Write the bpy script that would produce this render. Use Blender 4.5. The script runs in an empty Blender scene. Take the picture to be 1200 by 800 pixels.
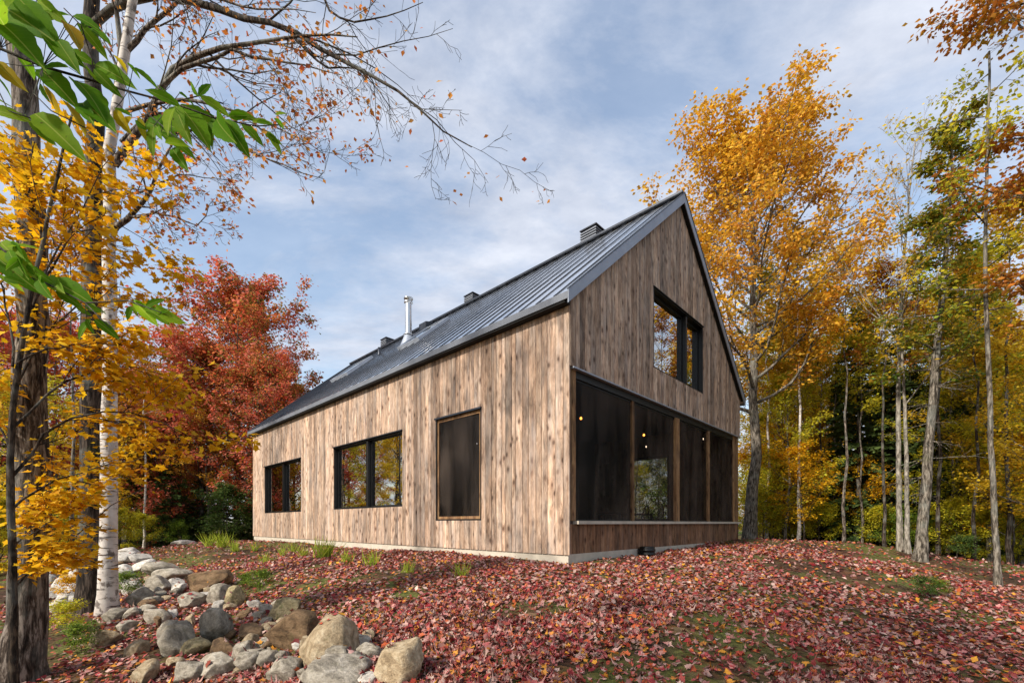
import bpy, math, random
import numpy as np
from mathutils import Vector, Matrix, noise as mnoise

# ------------------------------------------------------------------ camera, sky, sun, exposure
SC = bpy.context.scene
COL = SC.collection
EYE = 1.45                      # camera height over the forest floor
F = 526.0                       # focal length in photo pixels (1200 wide)
HX, HY = 600.0, 612.5           # principal column, horizon row in photo pixels
cam = bpy.data.cameras.new('camera'); camo = bpy.data.objects.new('camera', cam); COL.objects.link(camo)
cam.sensor_width = 36.0; cam.lens = F / 1200 * 36; cam.shift_y = (HY - 400) / 1200
cam.clip_start = 0.05; cam.clip_end = 2000
camo.location = (0, 0, EYE); camo.rotation_euler = (math.radians(90), 0, 0)
SC.camera = camo

SUN_EL, SUN_H = math.radians(36), Vector((-0.75, -0.66))
sdir = Vector((SUN_H.x * math.cos(SUN_EL), SUN_H.y * math.cos(SUN_EL), math.sin(SUN_EL))).normalized()
sl = bpy.data.lights.new('sun', 'SUN'); sl.energy = 4.0; sl.angle = math.radians(4.0); sl.color = (1, .93, .82)
so = bpy.data.objects.new('sun', sl); COL.objects.link(so)
so.rotation_euler = sdir.to_track_quat('Z', 'Y').to_euler(); so.location = (-30, -15, 40)

W = bpy.data.worlds.new('World'); SC.world = W; W.use_nodes = True
nt = W.node_tree; nt.nodes.clear()
def wn(t, **k):
    n = nt.nodes.new(t)
    for a, b in k.items(): setattr(n, a, b)
    return n
wo = wn('ShaderNodeOutputWorld'); bg = wn('ShaderNodeBackground'); bg.inputs[1].default_value = 0.14
sky = wn('ShaderNodeTexSky', sky_type='NISHITA', sun_disc=False)
sky.sun_elevation = SUN_EL; sky.sun_rotation = math.atan2(sdir.x, sdir.y)
sky.air_density = 1.3; sky.dust_density = 1.2
tc = wn('ShaderNodeTexCoord'); sx = wn('ShaderNodeSeparateXYZ'); nt.links.new(tc.outputs['Generated'], sx.inputs[0])
ad = wn('ShaderNodeMath', operation='MAXIMUM'); ad.inputs[1].default_value = 0.0; nt.links.new(sx.outputs[2], ad.inputs[0])
ad2 = wn('ShaderNodeMath', operation='ADD'); ad2.inputs[1].default_value = 0.22; nt.links.new(ad.outputs[0], ad2.inputs[0])
dx = wn('ShaderNodeMath', operation='DIVIDE'); nt.links.new(sx.outputs[0], dx.inputs[0]); nt.links.new(ad2.outputs[0], dx.inputs[1])
dy = wn('ShaderNodeMath', operation='DIVIDE'); nt.links.new(sx.outputs[1], dy.inputs[0]); nt.links.new(ad2.outputs[0], dy.inputs[1])
cb = wn('ShaderNodeCombineXYZ'); nt.links.new(dx.outputs[0], cb.inputs[0]); nt.links.new(dy.outputs[0], cb.inputs[1])
mp = wn('ShaderNodeMapping'); mp.inputs['Rotation'].default_value = (0, 0, 0.6); mp.inputs['Scale'].default_value = (1.0, 1.7, 1); mp.inputs['Location'].default_value = (3.3, 1.2, 0)
nt.links.new(cb.outputs[0], mp.inputs[0])
n1 = wn('ShaderNodeTexNoise'); n1.inputs['Scale'].default_value = 1.5; n1.inputs['Detail'].default_value = 9; n1.inputs['Roughness'].default_value = .63; n1.inputs['Distortion'].default_value = .25
nt.links.new(mp.outputs[0], n1.inputs['Vector'])
cr = wn('ShaderNodeValToRGB'); cr.color_ramp.elements[0].position = .40; cr.color_ramp.elements[1].position = .60
cr.color_ramp.elements[0].color = (.26, .26, .26, 1); cr.color_ramp.elements[1].color = (.97, .97, .97, 1)
nt.links.new(n1.outputs[0], cr.inputs[0])
n2 = wn('ShaderNodeTexNoise'); n2.inputs['Scale'].default_value = 3.4; n2.inputs['Detail'].default_value = 8; n2.inputs['Roughness'].default_value = .6; nt.links.new(mp.outputs[0], n2.inputs['Vector'])
cr2 = wn('ShaderNodeValToRGB'); cr2.color_ramp.elements[0].position = .3; cr2.color_ramp.elements[1].position = .7
cr2.color_ramp.elements[0].color = (2.2, 2.5, 3.15, 1); cr2.color_ramp.elements[1].color = (3.9, 4.1, 4.6, 1)
nt.links.new(n2.outputs[0], cr2.inputs[0])
mxw = wn('ShaderNodeMix', data_type='RGBA'); nt.links.new(cr.outputs[0], mxw.inputs[0])
nt.links.new(sky.outputs[0], mxw.inputs[6]); nt.links.new(cr2.outputs[0], mxw.inputs[7])
nt.links.new(mxw.outputs[2], bg.inputs[0]); nt.links.new(bg.outputs[0], wo.inputs[0])

vs = SC.view_settings; vs.view_transform = 'Standard'; vs.look = 'None'; vs.gamma = 1; vs.exposure = 0.68; vs.use_curve_mapping = False
SC.render.engine = 'CYCLES'
SC.cycles.max_bounces = 8; SC.cycles.transparent_max_bounces = 16; SC.cycles.diffuse_bounces = 3; SC.cycles.glossy_bounces = 3
SC.cycles.use_denoising = True; SC.cycles.sample_clamp_indirect = 6

# ------------------------------------------------------------------ helpers
RNG = np.random.default_rng(7); random.seed(7)
def at(px, py, Y): return np.array([(px - HX) / F * Y, Y, EYE + (HY - py) / F * Y])
def lin(h):
    h = h.lstrip('#'); c = [int(h[i:i + 2], 16) / 255 for i in (0, 2, 4)]
    return tuple((x / 12.92 if x <= .04045 else ((x + .055) / 1.055) ** 2.4) for x in c) + (1,)
def unit(v): v = np.asarray(v, float); return v / (np.linalg.norm(v) + 1e-9)
def link(o, parent=None):
    COL.objects.link(o)
    if parent is not None: o.parent = parent
    return o
def tag(o, label=None, cat=None, group=None, kind=None):
    if label: o['label'] = label
    if cat: o['category'] = cat
    if group: o['group'] = group
    if kind: o['kind'] = kind
    return o
def empty(name, loc, rz=0.0):
    o = bpy.data.objects.new(name, None); o.location = loc; o.rotation_euler = (0, 0, rz); o.empty_display_size = .2
    return link(o)
class MB:
    def __init__(s): s.v = []; s.f = []
    def add(s, vs_, fs):
        k = len(s.v); s.v += [tuple(p) for p in vs_]; s.f += [tuple(i + k for i in f) for f in fs]; return s
    def box(s, a, b):
        (x0, y0, z0), (x1, y1, z1) = a, b
        return s.add([(x0,y0,z0),(x1,y0,z0),(x1,y1,z0),(x0,y1,z0),(x0,y0,z1),(x1,y0,z1),(x1,y1,z1),(x0,y1,z1)],
                     [(0,3,2,1),(4,5,6,7),(0,1,5,4),(1,2,6,5),(2,3,7,6),(3,0,4,7)])
    def bar(s, p, q, w, h, up=(0, 0, 1)):
        p, q = np.array(p, float), np.array(q, float); d = unit(q - p); a = unit(np.cross(up, d)); b = np.cross(d, a)
        c = [(-w/2, -h/2), (w/2, -h/2), (w/2, h/2), (-w/2, h/2)]
        return s.add([p + a*x + b*y for x, y in c] + [q + a*x + b*y for x, y in c],
                     [(0,3,2,1),(4,5,6,7),(0,1,5,4),(1,2,6,5),(2,3,7,6),(3,0,4,7)])
    def prism(s, poly, axis, t0, t1):
        n = len(poly)
        def pt(p, t): return (t, p[0], p[1]) if axis == 0 else ((p[0], t, p[1]) if axis == 1 else (p[0], p[1], t))
        return s.add([pt(p, t0) for p in poly] + [pt(p, t1) for p in poly],
                     [tuple(range(n)), tuple(range(2*n-1, n-1, -1))] + [(i, i+n, (i+1) % n+n, (i+1) % n) for i in range(n)])
    def tube(s, path, rad, sides=6, cap=True):
        v, f = tube_np(np.array(path, float), np.array(rad, float) if np.ndim(rad) else np.full(len(path), rad), sides)
        k = len(v); s.add(v, f.tolist())
        if cap:
            o = len(s.v) - k; s.f.append(tuple(o + i for i in range(sides))[::-1]); s.f.append(tuple(o + k - sides + i for i in range(sides)))
        return s
    def lathe(s, c, prof, sides=16):
        n = len(prof); vs_ = []; fs = []
        for i in range(sides):
            a = 2*math.pi*i/sides
            for r, z in prof: vs_.append((c[0]+r*math.cos(a), c[1]+r*math.sin(a), c[2]+z))
        for i in range(sides):
            j = (i+1) % sides
            for k in range(n-1): fs.append((i*n+k, j*n+k, j*n+k+1, i*n+k+1))
        return s.add(vs_, fs)
    def build(s, name, mat, parent=None, smooth=False):
        me = bpy.data.meshes.new(name); me.from_pydata([tuple(map(float, p)) for p in s.v], [], s.f)
        if mat: me.materials.append(mat)
        import bmesh
        bm = bmesh.new(); bm.from_mesh(me); bmesh.ops.recalc_face_normals(bm, faces=bm.faces); bm.to_mesh(me); bm.free()
        if smooth: me.shade_smooth()
        return link(bpy.data.objects.new(name, me), parent)
def tube_np(path, rad, sides):
    n = len(path)
    t = np.gradient(path, axis=0); t /= np.linalg.norm(t, axis=1)[:, None] + 1e-9
    ref = np.array([0.31, 0.95, 0.05]) if abs(t[0][2]) > .5 else np.array([0.1, .05, 1.0])
    a = np.cross(t, ref); a /= np.linalg.norm(a, axis=1)[:, None] + 1e-9
    b = np.cross(t, a)
    th = np.arange(sides) * 2 * np.pi / sides
    v = path[:, None, :] + rad[:, None, None] * (np.cos(th)[None, :, None] * a[:, None, :] + np.sin(th)[None, :, None] * b[:, None, :])
    i = np.arange(n - 1)[:, None] * sides; j = np.arange(sides)[None, :]; j2 = (j + 1) % sides
    f = np.stack([i + j, i + j2, i + sides + j2, i + sides + j], -1).reshape(-1, 4)
    return v.reshape(-1, 3), f
def np_mesh(name, verts, faces, mat, smooth=False):
    """faces: (N,k) int array with constant k"""
    me = bpy.data.meshes.new(name); verts = np.ascontiguousarray(verts, np.float32); faces = np.ascontiguousarray(faces, np.int32)
    k = faces.shape[1]
    me.vertices.add(len(verts)); me.vertices.foreach_set('co', verts.ravel())
    me.loops.add(faces.size); me.loops.foreach_set('vertex_index', faces.ravel())
    me.polygons.add(len(faces)); me.polygons.foreach_set('loop_start', np.arange(0, faces.size, k, dtype=np.int32))
    try: me.polygons.foreach_set('loop_total', np.full(len(faces), k, np.int32))
    except Exception: pass
    if mat: me.materials.append(mat)
    me.update(calc_edges=True); me.validate()
    if smooth: me.shade_smooth()
    return me
# leaf outlines: (x side, y along, z up) in units of leaf length
KITE = (np.array([(0,0,0), (.34,.45,.07), (0,1,-.05), (-.34,.45,.07)]), np.array([(0,1,2), (0,2,3)]))
def oval(n=12):
    v = []; f = []
    for i in range(n+1):
        t = i/n; w = .205*math.sin(math.pi*t**.88)**.8*(1-.25*t) + (.012*math.sin(t*26) if 0 < i < n else 0); z = .10*t - .26*t*t
        v += [(-w, t*1.05, z+.35*w), (0, t*1.05, z), (w, t*1.05, z+.35*w)]
    for i in range(n):
        k = 3*i
        for j in (0, 1): f += [(k+j, k+j+1, k+j+4), (k+j, k+j+4, k+j+3)]
    return (np.array(v), np.array(f))
OVAL = oval()
_m = [(0,0),(.16,.06),(.42,.02),(.34,.2),(.58,.42),(.36,.46),(.30,.62),(.14,.6),(0,1.0)]
_o = [(x, y) for x, y in _m] + [(-x, y) for x, y in _m[-2:0:-1]]
MAPLE = (np.array([(0,.38,0)] + [(x, y, .22*x*x*(1 if i % 2 else 1.4)-.12*(y-.38)**2) for i, (x, y) in enumerate(_o)]),
         np.array([(0, i+1, (i+1) % len(_o)+1) for i in range(len(_o))]))
def leaves_np(tmpl, P, D, N, S):
    """P positions, D stem->tip directions, N normals, S lengths"""
    T, Fc = tmpl
    D = D / (np.linalg.norm(D, axis=1)[:, None] + 1e-9)
    X = np.cross(D, N); X /= np.linalg.norm(X, axis=1)[:, None] + 1e-9
    N = np.cross(X, D)
    v = P[:, None, :] + S[:, None, None] * (T[None, :, 0:1] * X[:, None, :] + T[None, :, 1:2] * D[:, None, :] + T[None, :, 2:3] * N[:, None, :])
    f = Fc[None] + (np.arange(len(P)) * len(T))[:, None, None]
    return v.reshape(-1, 3), f.reshape(-1, 3)

# ------------------------------------------------------------------ materials
class NT:
    def __init__(s, name):
        s.m = bpy.data.materials.new(name); s.m.use_nodes = True; s.t = s.m.node_tree; s.t.nodes.clear()
        s.out = s.n('ShaderNodeOutputMaterial')
    def n(s, t, ins=None, **k):
        n = s.t.nodes.new(t)
        for a, b in k.items(): setattr(n, a, b)
        for a, b in (ins or {}).items():
            if isinstance(b, bpy.types.NodeSocket): s.t.links.new(b, n.inputs[a])
            else: n.inputs[a].default_value = b
        return n
    def math(s, op, a, b=0.0): return s.n('ShaderNodeMath', {0: a, 1: b}, operation=op).outputs[0]
    def ramp(s, fac, stops, interp='LINEAR'):
        r = s.n('ShaderNodeValToRGB', {0: fac}); c = r.color_ramp; c.interpolation = interp
        while len(c.elements) < len(stops): c.elements.new(.5)
        for e, (p, col) in zip(c.elements, stops): e.position = p; e.color = col if len(col) == 4 else tuple(col) + (1,)
        return r.outputs[0]
    def noise(s, vec, scale, detail=4, rough=.55, dist=0.0):
        return s.n('ShaderNodeTexNoise', {'Vector': vec, 'Scale': scale, 'Detail': detail, 'Roughness': rough, 'Distortion': dist}).outputs[0]
    def mix(s, fac, a, b, blend='MIX'): return s.n('ShaderNodeMix', {0: fac, 6: a, 7: b}, data_type='RGBA', blend_type=blend).outputs[2]
    def mapv(s, vec, scale=(1, 1, 1), loc=(0, 0, 0)): return s.n('ShaderNodeMapping', {0: vec, 'Scale': scale, 'Location': loc}).outputs[0]
    def coord(s, k='Object'): return s.n('ShaderNodeTexCoord').outputs[k]
    def bump(s, h, st=.3, dist=.02): return s.n('ShaderNodeBump', {'Height': h, 'Strength': st, 'Distance': dist}).outputs[0]
    def end(s, sh): s.t.links.new(sh, s.out.inputs[0]); return s.m
    def pbr(s, col, rough=.7, metal=0.0, normal=None, spec=.5):
        i = {'Base Color': col, 'Roughness': rough, 'Metallic': metal, 'Specular IOR Level': spec}
        if normal is not None: i['Normal'] = normal
        return s.n('ShaderNodeBsdfPrincipled', i).outputs[0]
def g(v): return (v, v, v, 1)

def leaf_mat(name, cols, trans=.42, patch=.35, patch_scale=.5, gloss=True, sp=.2):
    s = NT(name)
    r = s.n('ShaderNodeNewGeometry').outputs['Random Per Island']; o = s.n('ShaderNodeObjectInfo').outputs['Random']
    rr = s.math('FRACT', s.math('ADD', r, o))
    nz = s.noise(s.coord('Object'), patch_scale, 2)
    nz = s.math('MULTIPLY', s.math('SUBTRACT', nz, .28), 2.2)
    fac = s.math('ADD', s.math('MULTIPLY', rr, 1 - patch), s.math('MULTIPLY', nz, patch))
    n = len(cols); col = s.ramp(fac, [((i + .0) / max(1, n - 1), lin(c)) for i, c in enumerate(cols)])
    r2 = s.math('FRACT', s.math('MULTIPLY', rr, 7.31))
    col = s.mix(1.0, col, s.ramp(r2, [(0, g(.6)), (1, g(1.15))]), 'MULTIPLY')
    d = s.pbr(col, .6 if gloss else .9, spec=sp)
    t = s.n('ShaderNodeBsdfTranslucent', {0: col}).outputs[0]
    return s.end(s.n('ShaderNodeMixShader', {0: trans, 1: d, 2: t}).outputs[0])

def wood_mat(name, c_dark, c_mid, c_light, grey=.35):
    s = NT(name); oi = s.n('ShaderNodeObjectInfo').outputs['Random']
    off = s.n('ShaderNodeCombineXYZ', {0: s.math('MULTIPLY', oi, 13.0), 1: s.math('MULTIPLY', oi, 29.0), 2: s.math('MULTIPLY', oi, 57.0)}).outputs[0]
    v = s.n('ShaderNodeVectorMath', {0: s.coord('Object'), 1: off}, operation='ADD').outputs[0]
    # knots: cells stretched along the board
    kv = s.n('ShaderNodeTexVoronoi', {'Vector': s.mapv(v, (7.5, 7.5, 4.2)), 'Scale': 1.0, 'Randomness': 1.0})
    kd = kv.outputs['Distance']
    knot = s.ramp(kd, [(.0, g(1)), (.14, g(.95)), (.24, g(.25)), (.4, g(0))])
    ksel = s.ramp(s.n('ShaderNodeSeparateColor', {0: kv.outputs['Color']}).outputs[0], [(.5, g(0)), (.62, g(1))])
    knot = s.math('MULTIPLY', s.n('ShaderNodeRGBToBW', {0: knot}).outputs[0], s.n('ShaderNodeRGBToBW', {0: ksel}).outputs[0])
    # grain bends round the knots
    warp = s.n('ShaderNodeCombineXYZ', {0: s.math('MULTIPLY', kd, .05), 1: s.math('MULTIPLY', kd, .05), 2: 0.0}).outputs[0]
    gv = s.n('ShaderNodeVectorMath', {0: v, 1: warp}, operation='ADD').outputs[0]
    gr = s.noise(s.mapv(gv, (48, 48, 2.0)), 1.0, 6, .6, .4)
    br = s.noise(s.mapv(gv, (9, 9, .55)), 1.0, 3, .5, .6)
    f = s.math('ADD', s.math('MULTIPLY', gr, .55), s.math('MULTIPLY', br, .45))
    col = s.ramp(f, [(.34, lin(c_dark)), (.5, lin(c_mid)), (.66, lin(c_light))])
    # silvered weathering in vertical streaks, own tone for each board
    wz = s.noise(s.mapv(v, (5, 5, .8)), 1.0, 4, .6)
    col = s.mix(s.ramp(wz, [(.42, g(0)), (.66, g(grey))]), col, lin('#8f8a86'))
    bz = s.noise(s.mapv(v, (7, 7, 1.9)), 1.0, 5, .62, .5)
    col = s.mix(1.0, col, s.ramp(bz, [(.36, g(.52)), (.48, g(.92)), (.64, g(1.18))]), 'MULTIPLY')
    halo = s.math('MULTIPLY', s.n('ShaderNodeRGBToBW', {0: s.ramp(kd, [(.0, g(1)), (.5, g(0))])}).outputs[0], s.n('ShaderNodeRGBToBW', {0: ksel}).outputs[0])
    col = s.mix(s.math('MULTIPLY', halo, .45), col, lin('#6a4028'))
    col = s.mix(s.math('MULTIPLY', knot, .74), col, lin('#2c180e'))
    col = s.mix(1.0, col, s.ramp(oi, [(0, g(.62)), (.5, g(.95)), (1, g(1.25))]), 'MULTIPLY')
    h = s.math('SUBTRACT', gr, s.math('MULTIPLY', knot, .5))
    return s.end(s.pbr(col, .72, normal=s.bump(h, .35, .004), spec=.25))

def metal_mat(name, col, rough=.35, metal=.8, var=.12, bump=.06):
    s = NT(name); nz = s.noise(s.coord('Object'), 3.0, 5)
    c = s.mix(1.0, lin(col), s.ramp(nz, [(.3, g(1 - var)), (.7, g(1 + var))]), 'MULTIPLY')
    ro = s.math('ADD', s.math('MULTIPLY', nz, .2), rough - .1)
    return s.end(s.pbr(c, ro, metal, s.bump(s.noise(s.coord('Object'), 1.6, 2), bump, .05)))
def plain_mat(name, col, rough=.7, var=.2, scale=8, bump=.15, spec=.4):
    s = NT(name); nz = s.noise(s.coord('Object'), scale, 6, .6)
    c = s.mix(1.0, lin(col), s.ramp(nz, [(.3, g(1 - var)), (.7, g(1 + var))]), 'MULTIPLY')
    return s.end(s.pbr(c, rough, 0, s.bump(nz, bump, .01), spec))
def bark_mat(name, dark, mid, light, vs_=(30, 30, 5.0), moss=0.0):
    s = NT(name); v = s.coord('Object')
    a = s.noise(s.mapv(v, vs_), 1.0, 8, .68, .35); b = s.noise(v, 2.2, 4)
    col = s.ramp(a, [(.40, lin(dark)), (.5, lin(mid)), (.6, lin(light))])
    col = s.mix(s.ramp(b, [(.5, g(0)), (.68, g(.55))]), col, lin('#8a8c84'))
    if moss: col = s.mix(s.ramp(s.noise(v, 3.1, 5), [(.55, g(0)), (.7, g(moss))]), col, lin('#47502a'))
    return s.end(s.pbr(col, .9, 0, s.bump(a, .9, .03), .2))
def birch_mat():
    s = NT('birch_bark'); v = s.coord('Object')
    a = s.noise(s.mapv(v, (3.5, 3.5, 26)), 1.0, 5, .6, .3); b = s.noise(s.mapv(v, (8, 8, 5)), 1.0, 6, .65, .4)
    pale = s.ramp(s.noise(v, 5, 5), [(.3, lin('#a59a90')), (.7, lin('#d2cbc3'))])
    col = s.mix(s.ramp(a, [(.56, g(0)), (.64, g(1))]), pale, lin('#3a312c'))
    col = s.mix(s.ramp(b, [(.54, g(0)), (.61, g(.9))]), col, lin('#5a4f48'))
    return s.end(s.pbr(col, .75, 0, s.bump(a, .3, .01), .3))
def rock_mat(name, c0, c1, c2, moss=.5):
    s = NT(name); oi = s.n('ShaderNodeObjectInfo').outputs['Random']
    v = s.n('ShaderNodeVectorMath', {0: s.coord('Object'), 1: s.n('ShaderNodeCombineXYZ', {0: s.math('MULTIPLY', oi, 31.0), 1: s.math('MULTIPLY', oi, 17.0), 2: oi}).outputs[0]}, operation='ADD').outputs[0]
    a = s.noise(v, 2.2, 6, .6, .5); b = s.noise(v, 11, 6, .7)
    col = s.ramp(a, [(.3, lin(c0)), (.5, lin(c1)), (.7, lin(c2))])
    col = s.mix(1.0, col, s.ramp(b, [(.3, g(.62)), (.7, g(1.2))]), 'MULTIPLY')
    col = s.mix(1.0, col, s.ramp(oi, [(0, g(.78)), (1, g(1.2))]), 'MULTIPLY')
    m = s.math('MULTIPLY', s.ramp(s.noise(v, 3.4, 5), [(.56, g(0)), (.7, g(1))]), moss)
    col = s.mix(m, col, lin('#4a4c26'))
    return s.end(s.pbr(col, .85, 0, s.bump(s.math('ADD', s.math('MULTIPLY', a, 1.5), b), .55, .03), .3))
def ground_mat():
    s = NT('forest_floor'); v = s.coord('Object')
    a = s.noise(v, 1.6, 6, .65); b = s.noise(v, 22, 6, .7); vo = s.n('ShaderNodeTexVoronoi', {'Vector': v, 'Scale': 11.0})
    soil = s.ramp(b, [(.3, lin('#211812')), (.5, lin('#3c2d20')), (.72, lin('#6a5440'))])
    moss = s.ramp(b, [(.3, lin('#33361a')), (.7, lin('#74793a'))])
    col = s.mix(s.ramp(s.noise(v, .55, 5, .6), [(.43, g(0)), (.54, g(.9))]), soil, moss)
    lc = s.ramp(s.n('ShaderNodeSeparateColor', {0: vo.outputs['Color']}).outputs[0],
                [(0, lin('#2a1814')), (.3, lin('#4a2420')), (.55, lin('#5c4034')), (.8, lin('#6a3e26')), (1, lin('#7a604c'))])
    col = s.mix(s.ramp(a, [(.47, g(0)), (.60, g(.75))]), col, lc)
    h = s.math('ADD', b, s.math('MULTIPLY', vo.outputs['Distance'], 1.2))
    return s.end(s.pbr(col, .95, 0, s.bump(h, .8, .03), .15))
def glass_mat(name, tint=(.75, .8, .78, 1), ior=1.9, mirror=.12):
    s = NT(name)
    fr = s.n('ShaderNodeFresnel', {'IOR': ior}).outputs[0]
    fac = s.math('MINIMUM', s.math('ADD', fr, mirror), 1.0)
    gl = s.n('ShaderNodeBsdfGlossy', {0: (.9, .92, .92, 1), 'Roughness': .0, 'Normal': s.bump(s.noise(s.coord('Object'), .9, 1), .03, .02)}).outputs[0]
    tr = s.n('ShaderNodeBsdfTransparent', {0: tint}).outputs[0]
    return s.end(s.n('ShaderNodeMixShader', {0: fac, 1: tr, 2: gl}).outputs[0])
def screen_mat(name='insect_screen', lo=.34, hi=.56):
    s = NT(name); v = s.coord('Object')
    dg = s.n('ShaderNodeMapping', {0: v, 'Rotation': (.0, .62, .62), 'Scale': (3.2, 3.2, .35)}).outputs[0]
    st = s.noise(dg, 1.0, 3, .5, .5)  # diagonal streaks: sun sheen on the sagging mesh, painted into its colour and opacity
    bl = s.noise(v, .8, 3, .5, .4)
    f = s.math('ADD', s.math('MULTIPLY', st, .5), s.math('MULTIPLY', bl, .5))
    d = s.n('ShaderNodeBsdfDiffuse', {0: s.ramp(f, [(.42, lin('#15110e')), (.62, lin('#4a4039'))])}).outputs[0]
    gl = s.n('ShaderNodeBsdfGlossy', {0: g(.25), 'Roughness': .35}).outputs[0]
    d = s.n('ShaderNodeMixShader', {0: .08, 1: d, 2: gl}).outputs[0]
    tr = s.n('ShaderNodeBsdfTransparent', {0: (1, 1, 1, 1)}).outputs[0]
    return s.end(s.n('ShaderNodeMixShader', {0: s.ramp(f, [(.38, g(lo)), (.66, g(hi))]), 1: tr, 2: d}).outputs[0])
def emit_mat(name, col, st):
    s = NT(name); return s.end(s.n('ShaderNodeEmission', {0: lin(col), 1: st}).outputs[0])

def veined_mat(name, cols):
    s = NT(name); v = s.coord('Object'); oi = s.n('ShaderNodeObjectInfo').outputs['Random']
    x = s.n('ShaderNodeSeparateXYZ', {0: v}); ax = s.math('ABSOLUTE', x.outputs[0]); y = x.outputs[1]
    off = s.n('ShaderNodeVectorMath', {0: v, 1: s.n('ShaderNodeCombineXYZ', {0: s.math('MULTIPLY', oi, 40.0), 1: s.math('MULTIPLY', oi, 23.0), 2: oi}).outputs[0]}, operation='ADD').outputs[0]
    n = len(cols); col = s.ramp(s.math('ADD', s.math('MULTIPLY', oi, .75), s.math('MULTIPLY', s.noise(off, 2.5, 3), .25)), [(i/(n-1), lin(c)) for i, c in enumerate(cols)])
    wv = s.math('SINE', s.math('MULTIPLY', s.math('SUBTRACT', y, s.math('MULTIPLY', ax, .95)), 72.0))
    vein = s.ramp(wv, [(.90, g(0)), (.99, g(.08))]); rib = s.ramp(ax, [(.005, g(.55)), (.012, g(0))])
    col = s.mix(vein, col, lin('#a8b848')); col = s.mix(rib, col, lin('#b8c060'))
    col = s.mix(s.ramp(s.noise(off, 9, 5), [(.66, g(0)), (.73, g(.85))]), col, lin('#4a3416'))
    d = s.pbr(col, .6, spec=.06); t = s.n('ShaderNodeBsdfTranslucent', {0: col}).outputs[0]
    return s.end(s.n('ShaderNodeMixShader', {0: .62, 1: d, 2: t}).outputs[0])
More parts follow.
